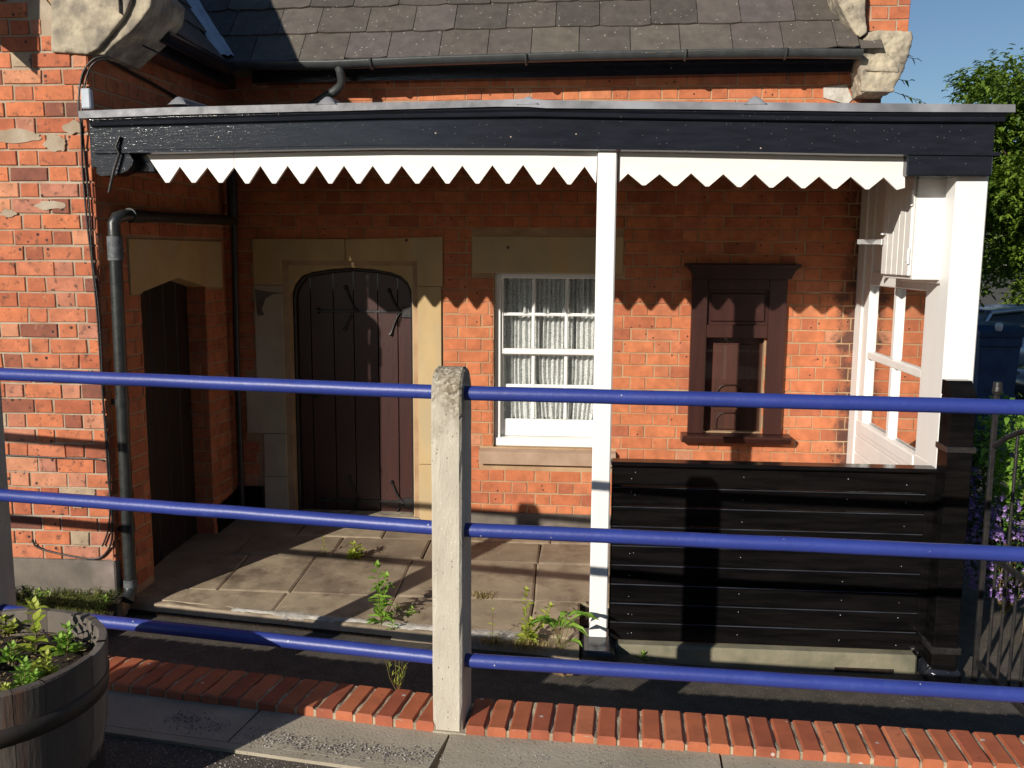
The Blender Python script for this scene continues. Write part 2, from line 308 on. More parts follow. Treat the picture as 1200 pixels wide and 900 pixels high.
# ================================================================ GROUND
def gz(x, y):
    t = min(max((y-8)/8, 0), 1); u = min(max((x+.1)/.8, 0), 1); return -.495-.09*u*u*(3-2*u)-.42*t*t*(3-2*t)
g = MB(); xs = [-150,-60,-20,-8,-3,-.1,.1,.3,.5,.7,2,4,8,14,25,60,150]; ys = [-6,3.14,4,5,6,7,8,9,10,11,12,13,14,15,16,20,40,90,300]
vs = [(x, y, gz(x, y)) for y in ys for x in xs]; n = len(xs)
g.add(vs, [(j*n+i, j*n+i+1, (j+1)*n+i+1, (j+1)*n+i) for j in range(len(ys)-1) for i in range(n-1)])
struct(g.build('ground', M['asphalt']))
# upper pavement on which the camera stands; front edge follows the brick kerb
aR, aL = R(-3.0), R(-8.7)
def kp(s, t, z=0):
    "point along the kerb: s metres right (+) or left (-) of the post, t behind the brick front"
    a = aR if s > 0 else aL
    return Vector((-.44+s*math.cos(a)-t*math.sin(a), 2.99+s*math.sin(a)+t*math.cos(a), z))
def band(t0, t1, ztop, zbot, sL, sR, mb, tone=.5):
    pts = [kp(sL, t0), kp(-1e-4, t0), kp(sR, t0)], [kp(sL, t1), kp(-1e-4, t1), kp(sR, t1)]
    a, b = pts
    vs = [Vector((p.x, p.y, ztop)) for p in a+b] + [Vector((p.x, p.y, zbot)) for p in a+b]
    fs = [(0,1,4,3),(1,2,5,4),(6,9,10,7),(7,10,11,8),(0,6,7,1),(1,7,8,2),(3,4,10,9),(4,5,11,10),(0,3,9,6),(2,8,11,5)]
    return mb.add(vs, fs, tone)
pv = MB(); band(-6, -.262, -.045, -.62, -14, 9, pv); struct(pv.build('road', M['asphalt']))
pv = MB(); band(-.27, -.232, -.033, -.3, -14, 9, pv); struct(pv.build('kerb_edging', M['pavement']))
pv = MB(); s = -9.0
rnd = random.Random(3)
while s < 7:
    ln = .92; a, b = s+.004, s+ln-.004
    if a < 0 < b: b = -.003; ln = -s; 
    q = [kp(a, -.229), kp(b, -.229), kp(b, .0), kp(a, .0)]; dz = rnd.uniform(-.002, .002)
    pv.add([Vector((p.x, p.y, -.032+dz)) for p in q]+[Vector((p.x, p.y, -.2)) for p in q], [(0,1,2,3),(0,4,5,1),(1,5,6,2),(2,6,7,3),(3,7,4,0)]); s += ln
    if abs(s) < 1e-6: s = 1e-4
struct(pv.build('pavement', M['pavement']))
pv = MB(); band(-.2285, .225, -.06, -.62, -14, 9, pv); struct(pv.build('pavement_bed', M['mortar_dark']))
# brick kerb -----------------------------------------------------------
kb = empty('brick_kerb', kp(.01, 0, -.03), 'low kerb of red bricks on edge running under the blue railing', 'kerb')
for side in (-1, 1):
    mb = MB(); s = .058 if side > 0 else -.058
    lim = 5.0 if side > 0 else 7.0
    rnd = random.Random(11+side)
    while abs(s) < lim:
        wd = .0645; a, b = (s, s+wd) if side > 0 else (s-wd, s)
        t0, t1 = rnd.uniform(-.003, .003), .215+rnd.uniform(-.003, .003); zt = rnd.uniform(-.002, .002); bv = .006
        P = lambda s_, t_, z_: kp(s_, t_, z_)
        ring = lambda i, z_: [P(a+i, t0+i, z_), P(b-i, t0+i, z_), P(b-i, t1-i, z_), P(a+i, t1-i, z_)]
        vs = ring(0, -.2)+ring(0, zt-bv)+ring(bv, zt)
        mb.add(vs, [(0,1,5,4),(1,2,6,5),(2,3,7,6),(3,0,4,7),(4,5,9,8),(5,6,10,9),(6,7,11,10),(7,4,8,11),(8,9,10,11)], rnd.random())
        s += side*(.0755+rnd.uniform(-.001,.001))
    mb.build('brick_course', M['kerb_brick'], kb)
mb = MB(); rnd = random.Random(5)
for side in (-1, 1):       # crumbling joints
    s0, s1 = (.055, 5) if side > 0 else (-7, -.055); n = int((s1-s0)/.012); vs = []; rows = 15
    for i in range(n+1):
        for k in range(rows):
            t = .003+.21*max(k-1,0)/(rows-2); p = kp(s0+(s1-s0)*i/n, t); vs.append((p.x, p.y, -.009+.008*noise.noise(Vector((p.x*30, p.y*14, side)))-(.05 if k == 0 else 0)))
    mb.add(vs, [(i*rows+k, (i+1)*rows+k, (i+1)*rows+k+1, i*rows+k+1) for i in range(n) for k in range(rows-1)])
mb.build('mortar_joints', M['mortar_dark'], kb)
mb = MB(); q = [kp(-.06, -.004), kp(.06, -.004), kp(.06, .217), kp(-.06, .217)]
mb.add([Vector((p.x, p.y, -.026)) for p in q]+[Vector((p.x, p.y, -.2)) for p in q], [(0,1,2,3),(0,4,5,1),(1,5,6,2),(2,6,7,3),(3,7,4,0)]); mb.build('post_footing', M['pavement'], kb)
# loose chippings
mb = MB(); rnd = random.Random(9)
def chip(p, r):
    a = rnd.random()*6; vs = [(p.x+r*math.cos(a+i*2.1+rnd.random()*.5), p.y+r*math.sin(a+i*2.1+rnd.random()*.5), p.z) for i in range(3)]+[(p.x, p.y, p.z+r*rnd.uniform(.5, 1))]
    mb.add(vs, [(0,1,3),(1,2,3),(2,0,3)], rnd.random())
for i in range(3800):
    s = rnd.uniform(-1.6, 2.0); t = -.15+rnd.gauss(0, .028)+.03*math.sin(s*4)
    if s > -1.1 and noise.noise(Vector((s*3, 0, 2))) > -.05: chip(kp(s, t, -.031), rnd.uniform(.0015, .0048))
for i in range(5000): chip(kp(rnd.uniform(-1.8, 2.0), rnd.uniform(-.45, -.275), -.045), rnd.uniform(.0015, .004))
o = mb.build('gravel', M['gravel']); tag(o, 'fine grey chippings scattered along the concrete edge in front of the kerb', 'gravel', kind='stuff')
mb = MB()
for i in range(900): 
    x, y = rnd.uniform(-2.6, 3), rnd.uniform(4.2, 5.2); chip(Vector((x, y, gz(x, y))), rnd.uniform(.001, .005 if rnd.random() < .1 else .003))
o = mb.build('grit', M['gravel']); tag(o, 'pale grit scattered over the dark asphalt strip behind the kerb', 'grit', kind='stuff')

shr = lambda x, y: y+.155*min(max(-x, 0), 2.75)*min(max((5.24-y)/.6, 0), 1)
# porch floor ----------------------------------------------------------
fz = lambda y: -.335-(D-y)*.058
PX0, PX1, PY0 = -2.75, 1.86, 4.64
mb = MB(); rnd = random.Random(21)
mb.add([(PX0-.5,PY0+.47,-.475),(.01,PY0+.02,-.475),(.01,D+.2,-.36),(PX0-.5,D+.2,-.36)]+[(PX0-.5,PY0+.47,-.7),(.01,PY0+.02,-.7)], [(0,1,2,3),(4,5,1,0)])
mb.add([(.01,5.0,-.455),(PX1,5.0,-.455),(PX1,D+.2,-.36),(.01,D+.2,-.36)], [(0,1,2,3)])
struct(mb.build('paving_bed', M['soil']))
mb = MB()
rowsY = [PY0+.12, 5.24, 5.83, 6.18, D+.15]
cols = [[PX0,-2.12,-1.76,-1.09,-.27,.5,1.2,PX1],[PX0,-2.2,-1.75,-1.1,-.27,.62,1.3,PX1],[PX0,-2.3,-1.66,-1.04,-.26,.45,1.1,PX1],[PX0,-2.0,-1.4,-.95,-.2,.3,1.0,PX1]]
cols[0] = [PX0,-1.76,-1.1,-.27,.01]
for r_ in range(4):
    for c in range(len(cols[r_])-1):
        x0, x1, y0, y1 = cols[r_][c], cols[r_][c+1], rowsY[r_], rowsY[r_+1]; gp = .0035
        sk_ = lambda x: .03*noise.noise(Vector((x*1.3, 7, r_)))
        N_ = 5; pts = []
        for i in range(N_): pts.append((x0+gp+(x1-x0-2*gp)*i/(N_-1), y0+gp))
        for i in range(N_): pts.append((x1-gp-(x1-x0-2*gp)*i/(N_-1), y1-gp))
        pts = [(x+rnd.uniform(-.004,.004)+.03*noise.noise(Vector((x, y, 3))), y+rnd.uniform(-.004,.004)+.025*noise.noise(Vector((x*1.1, y, 9)))) for x, y in pts]
        pts = [(x, shr(x, y)) for x, y in pts]
        t = rnd.random(); h = rnd.uniform(-.004, .004); tx = rnd.uniform(-.006,.006); cx = (x0+x1)/2; yc = sum(p_[1] for p_ in pts)/len(pts)
        top = [Vector((x, y, fz(y)+h+tx*(x-cx))) for x, y in pts]; inn = [Vector((cx+(x-cx)*(1-.012/(x1-x0)*2), yc+(y-yc)*(1-.012/(y1-y0)*2), fz(y)+h+tx*(x-cx))) for x, y in pts]
        k = len(pts); low = [v-Vector((0,0,.006)) for v in top]; bot = [v-Vector((0,0,.06)) for v in top]
        mb.add(inn+low+bot, [tuple(range(k))]+[(i, k+i, k+(i+1) % k, (i+1) % k) for i in range(k)]+[(k+i, 2*k+i, 2*k+(i+1) % k, k+(i+1) % k) for i in range(k)], t)
struct(mb.build('paving', M['flag']))
mb = MB(); nx = 150; ny = 8; vs = []     # stone edging with smeared cement
for i in range(nx+1):
    x = PX0+(.005-PX0)*i/nx
    for k in range(ny):
        t = k/(ny-1); y = PY0+.005+(.13)*t
        y += (.012 if k == 0 else .02 if k == ny-1 else 0)*noise.noise(Vector((x*5, k, 0)))
        y = shr(x, y)
        vs.append((x, y, fz(y)+.006*noise.noise(Vector((x*9, y*20, 4)))-(.012 if k == 0 else 0)-.002))
b0 = len(vs)
for i in range(nx+1): vs.append((vs[i*ny][0], vs[i*ny][1]-.002, -.62))
mb.add(vs, [(i*ny+k, (i+1)*ny+k, (i+1)*ny+k+1, i*ny+k+1) for i in range(nx) for k in range(ny-1)]+[(b0+i, b0+i+1, (i+1)*ny, i*ny) for i in range(nx)], smooth=True)
struct(mb.build('paving_edge', M['flag']))
mb = MB(); vs = []; nx = 240                      # cement fillet, ragged
for i in range(nx+1):
    x = -2.0+1.75*i/nx; wv = .045+.07*max(0, noise.noise(Vector((x*4, 0, 1)))+.2); c = PY0+.115+.02*noise.noise(Vector((x*3, 5, 1)))-.03*(1-i/nx)
    for t in (-1, -.5, .2, 1):
        y = shr(x, c+t*wv*(1+.5*noise.noise(Vector((x*22, t*3, 2))))); vs.append((x, y, fz(y)+(.006 if abs(t) < 1 else -.004)+.004*noise.noise(Vector((x*40, y*40, 2)))))
mb.add(vs, [(i*4+k, (i+1)*4+k, (i+1)*4+k+1, i*4+k+1) for i in range(nx) for k in range(3)], smooth=True)
struct(mb.build('cement_fillet', M['cement']))

# ================================================================ STATION BUILDING
B = empty('brick_building', (0, D, -.4), 'red brick station building with stone doorways, sash window and slate roof', 'building')
Sx = lambda px, py: W(px, py, D)
# openings in the back wall: door, window, hatch, stones
doorstone = (-2.37, -1.0, -.5, 1.72)
hole_win = (-.637, .145, .235, 1.486)
lint = (-.793, .268, 1.486, 1.745)
silh = (-.737, .244, .1, .235)
holes = [doorstone, hole_win, lint, silh, (-2.46,-2.3,.3,.7), (.86,1.26,.38,1.05)]
ZE = 2.84
bricks('wall', M['brick_back'], (0, D), (1, 0), (0, -1), XB, XE, -.36, ZE, holes, seed=4, parent=B, j=.0085, label='red brick back wall under the porch')
mb = MB()
for x0, x1, z0, z1 in wallcells(XB-.2, XE-.004, -.7, ZE+.1, [(-2.12,-1.216,-.7,1.53), hole_win, (.86,1.26,.38,1.05)]): mb.box(x0, x1, D, D+.3, z0, z1, b=0)
mb.build('mortar_bed', M['mortar_tan'], B)
# right gable end wall
bricks('gable_wall', M['brick'], (XE-.006, D), (0, 1), (1, 0), .0, 5.2, -.9, 5.6, umax=lambda z: 5.2 if z < 2.8 else 5.2-(z-2.8)/1.12, umin=lambda z: 0 if z < 2.8 else (z-2.8)/1.12, seed=14, parent=B)
mb = MB(); mb.prismX([(D+.3,-.9),(D+5.2,-.9),(D+5.2,2.8),(D+2.6,5.7),(D+.3,3.1)], XE-.28, XE-.008); mb.build('gable_core', M['mortar'], B)
# wing front wall
kl = [W(*p, YW) for p in ((63,0),(63,62),(105,65),(118,58),(135,38),(150,18),(156,2),(158,-20),(120,-75),(63,-75))]
sl = 1.19
bricks('wing_wall', M['brick_front'], (0, YW), (1, 0), (0, -1), -5.9, XW, -.13, 4.7, holes=[(kl[0][0],-2.3,kl[1][1],3.3)], crs=.085, umax=lambda z: XW if z < 2.63 else XW-.1-(z-2.63)/sl, umin=lambda z: -5.9 if z < 2.9 else -5.9+(z-2.9)/sl, seed=8, parent=B, phase=.06, prd=(.004,.010), label='sunlit brick front of the projecting wing')
mb = MB(); mb.prismY([(-5.9,-.7),(XW-.005,-.7),(XW-.005,2.68),(-4.3,4.75),(-5.9,2.9)], YW, YW+.3); mb.build('wing_core', M['mortar'], B)
mb = MB(); mb.box(-5.9, XW+.012, YW-.022, YW+.05, -.7, -.133, b=.008); mb.build('wing_plinth', M['render'], B)
# return wall of the wing with the side door
dv = Vector((XB-XW, D-YW, 0)); LEN = dv.length; dv.normalize(); nv = Vector((dv.y, -dv.x, 0))
def ret(px, py):      # pixel -> (u, z) on the return wall
    d = (px-600)*rx-(py-450)*ux+F*fwd; o = Vector((XW, YW, EYE)); t = nv.dot(o-Vector((0,0,EYE)))/nv.dot(d); p = d*t
    return (Vector((p.x, p.y, 0))-Vector((XW, YW, 0))).dot(dv), EYE+p.z
ua, ub = ret(166, 400)[0]+.01, ret(243, 400)[0]; uap, zap = ret(207, 325); zsh = ret(166, 342)[1]
la, lb, lz = ret(148, 280)[0], ret(257, 282)[0], ret(150, 280)[1]
zbr = ret(243, 338)[1]
bricks('return_wall', M['brick'], (XW, YW), (dv.x, dv.y), (nv.x, nv.y), .0, LEN, -.36, 2.9, holes=[(ua, ub, -.6, zbr+.04), (la, lb, zbr-.01, lz)], seed=31, parent=B, label='shaded brick return wall of the wing')
mb = MB(); Mr = Matrix.Translation(Vector((XW, YW, 0)))@Matrix(((dv.x, -nv.x, 0, 0), (dv.y, -nv.y, 0, 0), (0,0,1,0), (0,0,0,1)))
for x0, x1, z0, z1 in wallcells(.004, LEN+.1, -.7, 3.0, [(ua, ub, -.7, zap)]): mb.box(x0, x1, 0, .28, z0, z1, b=0, M=Mr)
mb.build('return_core', M['mortar_tan'], B)
oo = Mr@Vector((ub, 0, 0)); bricks('door_reveal', M['brick'], (oo.x, oo.y), (-nv.x, -nv.y), (-dv.x, -dv.y), 0, .15, -.36, zbr+.02, seed=91, parent=B)
oo = Mr@Vector((ua, 0, 0)); bricks('door_reveal', M['brick'], (oo.x, oo.y), (-nv.x, -nv.y), (dv.x, dv.y), 0, .15, -.36, zsh, seed=92, parent=B)
mb = MB(); mb.prism([(la, lz),(la, zbr),(ua, zbr),(ua, zsh),(uap, zap),(ub, zbr+.01),(lb, zbr),(lb, lz)], lambda a, b, k: Mr@Vector((a, (-.014, .12)[k], b))); mb.build('door_lintel', M['stone'], B)
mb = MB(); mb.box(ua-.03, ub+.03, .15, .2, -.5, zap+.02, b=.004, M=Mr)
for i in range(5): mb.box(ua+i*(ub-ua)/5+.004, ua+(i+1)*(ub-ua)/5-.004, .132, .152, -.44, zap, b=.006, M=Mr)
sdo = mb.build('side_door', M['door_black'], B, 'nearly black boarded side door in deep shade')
mb = MB()
for u, z in ((ub-.1, .55),): mb.tube([Mr@Vector((u, .11, z)), Mr@Vector((u, .08, z-.03)), Mr@Vector((u, .11, z-.07))], .008)
mb.build('handle', M['black_iron'], sdo)
# main door -----------------------------------------------------------
arch = [Sx(*p) for p in ((338,352),(338.5,343),(342,333),(350,323.5),(362,319),(385,315.5),(412,313.5),(438,315.5),(458,319),(470,323.5),(478,331),(482,340),(483,352))]
xa, xb = arch[0][0], arch[-1][0]
Ds = empty('stone_doorway', (0,0,0), None, None); del Ds  # placeholder removed below
for o in list(bpy.data.objects):
    if o.name == 'stone_doorway': bpy.data.objects.remove(o)
zc = Sx(340, 305)[1]; xl, xr_ = -2.165, -1.18
ztop = 1.715; zj = 1.39
mb = MB()
xm = Sx(405, 280)[0]
def stone(pl, y0, t): mb.prismY(pl, y0, D+.2, t)
g_ = .003
stone([(-2.37, ztop), (-2.37, zj), (xl, zj), (xl, zc), (xm-g_, zc), (xm-g_, ztop)], D-.02, .4)
stone([(xm+g_, ztop), (xm+g_, zc), (xr_, zc), (xr_, zj), (-1.0, zj), (-1.0, ztop+.02)], D-.021, .8)
mb.build('door_head', M['stone'], B, 'buff stone head over the arched door'); mb = MB()
for z0, z1, x0 in ((1.384,.70,-2.37),(.695,.305,-2.452),(.30,-.02,-2.33),(-.025,-.45,-2.335)): stone([(x0,z1),(xl,z1),(xl,z0),(x0,z0)], D-.02, .3)
mb.build('door_jamb', M['stone_pale'], B, 'pale patched left stone jamb of the arched door'); mb = MB()
for z0, z1, x0 in ((1.384,.62,-1.012),(.615,.10,-1.02),(.095,-.45,-1.03)): stone([(xr_,z1),(x0,z1),(x0,z0),(xr_,z0)], D-.019, .7)
mb.build('door_jamb', M['stone'], B, 'sunlit buff right stone jamb of the arched door')
mb = MB()      # sunk inner order with the arch cut out
mb.prismY([(xl-.002, zc+.002), (xl-.002, arch[0][1]), *arch, (xr_+.002, arch[-1][1]), (xr_+.002, zc+.002)], D+.006, D+.22)
mb.box(xl-.002, xa, D+.004, D+.22, -.45, arch[0][1]-.002, b=0); mb.box(xb, xr_+.002, D+.004, D+.22, -.45, arch[-1][1]-.002, b=0)
mb.build('door_arch', M['stone'], B)
mb = MB(); pts = [Vector((a, D+.10, b)) for a, b in arch]; pts = [Vector((xa+.012, D+.1, -.33))]+[p+Vector((.012 if p.x < -1.66 else -.012, 0, -.012)) for p in pts]+[Vector((xb-.012, D+.1, -.33))]
mb.tube(pts, .017, n=8); mb.build('door_frame', M['black_iron'], B)
dk = MB(); W_ = xb-xa
arc_z = lambda x: min((arch[i][1]+(arch[i+1][1]-arch[i][1])*(x-arch[i][0])/(arch[i+1][0]-arch[i][0]+1e-9) for i in range(len(arch)-1) if arch[i][0] <= x <= arch[i+1][0]), default=arch[0][1])
edges = [xa+.001, -2.0, -1.83, -1.68, -1.5, -1.353, xb-.001]
for a, b in zip(edges[:-1], edges[1:]):
    a += .004; b -= .004; n_ = 5; topz = [(a+(b-a)*i/n_, arc_z(a+(b-a)*i/n_)+.01) for i in range(n_+1)]
    dk.prismY([(a, -.33)]+topz+[(b, -.33)], D+.125+random.uniform(0,.003), D+.17)
dk.box(xa, xb, D+.15, D+.19, -.4, 1.36, b=0)
door = dk.build('arched_door', M['door'], B, 'dark maroon boarded door with a shallow arched head')
def strap(z, name='strap_hinge'):
    mb = MB(); y = D+.118
    mb.box(-1.93, xb-.002, y, y+.01, z-.011, z+.011, b=.003); mb.box(xb-.1, xb-.004, y-.006, y+.01, z-.045, z+.035, b=.006)
    for x, sgn, L_ in ((-1.70, 1, .17), (-1.38, 1, .15), (-1.38, -1, .16), (-1.72, -1, .13)):
        pts = [Vector((x+.06-.09*t**.6*(1 if sgn > 0 else .9), y, z+sgn*L_*t)) for t in [i/8 for i in range(9)]]
        mb.tube(pts, [.008]*8+[.012], n=6); mb.tube([pts[-1]+Vector((0,-.004,0)), pts[-1]+Vector((-.012,-.004,sgn*.01))], .014, n=8)
    mb.tube([Vector((-1.95, y-.002, z)), Vector((-1.93, y, z))], .022, n=8)
    return mb.build(name, M['black_iron'], door)
strap(Sx(430, 366)[1]); strap(Sx(430, 597)[1]+.03)
mb = MB(); mb.lathe([(.0,.0),(.034,.0),(.034,.006),(.026,.008)], (0,0,0), n=16)
ring = [Vector((-1.98+.03*math.sin(a), D+.11, .58+.03*math.cos(a))) for a in [i*math.pi/8 for i in range(17)]]
mb = MB(); mb.tube(ring, .006, n=6, cap=False); mb.box(-2.0, -1.96, D+.113, D+.125, .56, .65, b=.004); mb.build('ring_handle', M['black_iron'], door)
mb = MB(); mb.box(xa-.05, xb+.05, D-.03, D+.25, -.45, -.305, b=.01); mb.build('threshold', M['stone_grey'], B)
mb = MB(); mb.box(XB+.01, -2.345, D-.03, D, -.45, -.1, b=.006); mb.prism([(ub+.03,-.45),(LEN-.0,-.45),(LEN-.0,-.12),(ub+.03,-.17)], lambda a, b, k: Mr@Vector((a, (-.02,.01)[k], b))); mb.build('tarred_plinth', M['black_board'], B)
mb = MB(); mb.box(-1.03, XE-.01, D-.02, D, -.45, -.25, b=.006); mb.build('wall_footing', M['render'], B)
for pc_, pr_, sd_ in (((22,160),(34,9),1),((66,168),(16,13),2),((60,241),(19,7),3),((88,150),(14,8),4),((12,250),(10,5),5),((92,590),(9,6),6)):
    mb = MB(); rnd = random.Random(sd_); mb.prismY([W(pc_[0]+pr_[0]*math.cos(a)*(.85+.35*noise.noise(Vector((math.cos(a)*1.6, math.sin(a)*1.6, sd_*3.1)))+rnd.uniform(-.05,.05)), pc_[1]+pr_[1]*math.sin(a)*(.85+.5*noise.noise(Vector((math.cos(a)*1.6, math.sin(a)*1.6, sd_*5.3)))+rnd.uniform(-.06,.06)), YW) for a in [k*math.pi/14 for k in range(28)]][::-1], YW-.0125, YW); mb.build('mortar_patch', M['mortar'], B)
# repair mortar on the left jamb
mb = MB(); pl = [Sx(*p) for p in ((300,339),(306,340),(318,342),(336,343),(320,345),(312,350),(308,362),(311,369),(303,370),(301,356))]; mb.prismY(pl, D-.023, D-.01); mb.build('mortar_patch', M['render'], B)
# window -----------------------------------------------------------
win = MB(); x0, x1, z0, z1 = hole_win; yw = D+.05
for a, b, c, d_ in ((x0,x0+.045,z0,z1),(x1-.045,x1,z0,z1),(x0+.045,x1-.045,z1-.038,z1)): win.box(a, b, yw, yw+.12, c, d_, b=.004)
win.box(x0+.002, x1-.002, yw-.02, yw+.12, z0+.002, z0+.062, b=.006)
wf = win.build('sash_window', M['white'], B, 'white twelve pane sash window')
cx = [-.575,-.374,-.343,-.137,-.107,.094]; rowsU = (1.447,1.205,1.178,.945); rowsL = (.893,.682,.652,.424)
def sash(name, y, rows, zt, zb):
    s_ = MB(); s_.box(x0+.045, cx[0], y, y+.035, zb, zt, b=.003); s_.box(cx[5], x1-.045, y, y+.035, zb, zt, b=.003)
    s_.box(cx[0], cx[5], y+.001, y+.034, rows[0], zt, b=.003) if zt-rows[0] > .005 else None
    s_.box(cx[0], cx[5], y+.001, y+.034, zb, rows[3], b=.004)
    s_.box(cx[0], cx[5], y+.004, y+.03, rows[2]+.002, rows[1]-.002, b=.006)
    for a, b in ((cx[1], cx[2]), (cx[3], cx[4])): s_.box(a+.003, b-.003, y+.002, y+.032, rows[3]+.002, rows[0]-.002, b=.006)
    s_.build(name, M['white'], wf)
    p_ = MB(); p_.add([(cx[0],y+.018,zb),(cx[5],y+.018,zb),(cx[5],y+.018,zt),(cx[0],y+.018,zt)], [(0,1,2,3)]); p_.build('glass', M['glass'], wf)
sash('upper_sash', yw+.02, rowsU, 1.45, .905); sash('lower_sash', yw+.058, rowsL, .935, .3)
c = MB(); N_ = 160; vs = []
for half, (ca, cb) in enumerate(((-.6,-.24),(-.25,.11))):
    vs = []
    rowz = [1.47-1.06*k/16 for k in range(17)]
    for k, z in enumerate(rowz):
        for i in range(N_+1):
            u = i/N_; x = ca+(cb-ca)*u; gather = 0 if z > .75 else (.75-z)*.22*(1 if half == 0 else -1)
            yy = yw+.135+.016*math.sin(u*62+noise.noise(Vector((u*6, z*.6, half)))*3)+.01*noise.noise(Vector((u*16, z*1.4, half)))
            vs.append((x+gather*u*.5, yy, z+(.03*noise.noise(Vector((u*14, half, 0))) if k == 16 else 0)))
    c.add(vs, [(k*(N_+1)+i, k*(N_+1)+i+1, (k+1)*(N_+1)+i+1, (k+1)*(N_+1)+i) for k in range(16) for i in range(N_)], smooth=True)
c.build('lace_curtain', M['lace'], wf)
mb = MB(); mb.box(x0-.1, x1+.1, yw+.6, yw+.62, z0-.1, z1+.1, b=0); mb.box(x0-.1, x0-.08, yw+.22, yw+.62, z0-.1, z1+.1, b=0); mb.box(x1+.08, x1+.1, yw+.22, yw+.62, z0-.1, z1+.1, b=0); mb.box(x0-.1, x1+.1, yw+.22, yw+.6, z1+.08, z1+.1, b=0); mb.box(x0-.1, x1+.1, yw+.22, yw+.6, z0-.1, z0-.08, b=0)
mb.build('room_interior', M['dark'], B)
mb = MB(); mb.box(*lint[:2], D-.008, D+.1, lint[2], lint[3], b=.006); mb.build('window_lintel', M['stone'], B)
mb = MB(); mb.prismX([(D-.055,.12),(D-.055,.212),(D+.06,.24),(D+.06,.12)], -.737, .244); mb.build('window_sill', M['sill'], B)
# ticket hatch ------------------------------------------------------
hy = D-.05
hk = MB(); 
hk.box(.745,.852,hy,D+.0,.375,1.46,b=.004); hk.box(1.27,1.39,hy,D,.375,1.46,b=.004); hk.box(.852,1.27,hy+.001,D,1.385,1.46,b=.004); hk.box(.852,1.27,hy+.001,D,1.052,1.142,b=.004)
hk.box(.852,1.27,hy+.03,D,1.142,1.385,b=0); hk.box(.875,1.247,hy+.014,hy+.032,1.165,1.36,b=.012)
hatch = hk.build('ticket_hatch', M['brown'], B, 'dark brown wooden ticket hatch with cornice and sill')
mb = MB(); mb.prismY([(.69,1.565),(.69,1.545),(.72,1.52),(.735,1.488),(.742,1.46),(1.394,1.46),(1.405,1.488),(1.425,1.52),(1.455,1.545),(1.455,1.566)], D-.135, D+.0); mb.box(.72,1.425,D-.15,D-.13,1.54,1.56,b=.004); mb.build('cornice', M['brown'], hatch)
mb = MB(); mb.prismX([(D-.13,.37),(D-.13,.355),(D-.1,.318),(D,.318),(D,.375)], .70, 1.45); mb.build('hatch_sill', M['brown'], hatch)
mb = MB(); mb.box(.86,1.26,D+.06,D+.09,.38,1.05,b=.0); mb.box(.915,1.18,D+.045,D+.06,.55,1.0,b=.008); mb.box(.93,1.165,D+.04,D+.06,.39,.53,b=.008)
ip = mb.build('hatch_panel', M['brown_panel'], hatch)
mb = MB()
for zb_ in (.60, .40):
    pts = [Vector((.955, D+.038, zb_)), Vector((.955, D+.038, zb_+.07)), Vector((.975, D+.038, zb_+.1)), Vector((1.01, D+.038, zb_+.112)), Vector((1.07, D+.038, zb_+.112)), Vector((1.10, D+.038, zb_+.1)), Vector((1.12, D+.038, zb_+.07)), Vector((1.12, D+.038, zb_))]
    mb.tube(pts, .007, n=6)
mb.build('arched_beading', M['brown'], hatch)
mb = MB(); mb.add([(.86,D+.025,.38),(1.26,D+.025,.38),(1.26,D+.025,1.05),(.86,D+.025,1.05)], [(0,1,2,3)]); mb.build('glass', M['glass'], hatch)
# white paint edge by the right corner, dark sooty bricks
# main roof -----------------------------------------------------------
ye, ze = 6.22, 2.905
def slates(name, P, u0, u1, rows, expo, wid, seed, clip=None, rise0=0, lift=0):
    "P(u, v, h): u along eaves, v up the slope, h out of plane"
    rnd = random.Random(seed); mb = MB()
    for r_ in range(rows):
        u = u0-rnd.uniform(0, wid)
        while u < u1:
            wv = wid*rnd.uniform(.88, 1.12); a, b = u+.002, u+wv-.003
            if a > u1: break
            v0 = r_*expo+rnd.uniform(-.006, .006); v1 = v0+expo*1.9; b = min(b, u1); a = max(a, u0)
            if b-a > .05 and (clip is None or clip(a, b, v0, v1)):
                sk_ = rnd.uniform(-.01, .01); c_ = rnd.uniform(.005, .02); th = .010
                nn = 5; bot = [(a+(b-a)*i/nn, v0+sk_*(i/nn-.5)+rnd.uniform(-.004,.004)+(c_*.6 if i in (0, nn) else 0)) for i in range(nn+1)]
                h0, h1 = .022+rnd.uniform(0,.004)+lift, .001+lift
                top = [(b, v1), (a, v1)]
                vs = [P(x, v, h0) for x, v in bot]+[P(x, v, h1) for x, v in top]+[P(x, v, h0-th) for x, v in bot]+[P(x, v, h1-th) for x, v in top]
                k = nn+3
                mb.add(vs, [tuple(range(k))]+[(i, k+i, k+(i+1) % k, (i+1) % k) for i in range(k)], rnd.random())
            u += wv
    return mb
ps = math.atan(sl); cs, sn = math.cos(ps), math.sin(ps)
def Pm(u, v, h): dzz = .05*(u-1.6)/4.0; return Vector((u, ye+v*cs-h*sn, ze+v*sn+h*cs+dzz))
XV = -2.40
def clipm(a, b, v0, v1): return (a+b)/2 > XV-v0*cs-.12
mb = slates('main', Pm, -5.0, 1.70, 15, .272, .31, 51, clipm)
roof = mb.build('main_roof', M['slate'], B, 'grey brown slate roof above the porch')
mb = MB(); vm = 15.2*.272
mb.add([Pm(XV, .03, -.012), Pm(1.86, .03, -.012), Pm(1.86, vm, -.012), Pm(XV-vm*cs, vm, -.012)], [(0,1,2,3)])
q = Pm(1.86, vm, 0); mb.add([Pm(XV-vm*cs, vm, 0), q, Vector((1.86, D+5.2, 2.85)), Vector((XV-1, D+5.2, 2.85))], [(0,1,2,3)])
mb.build('roof_deck', M['slate'], B)
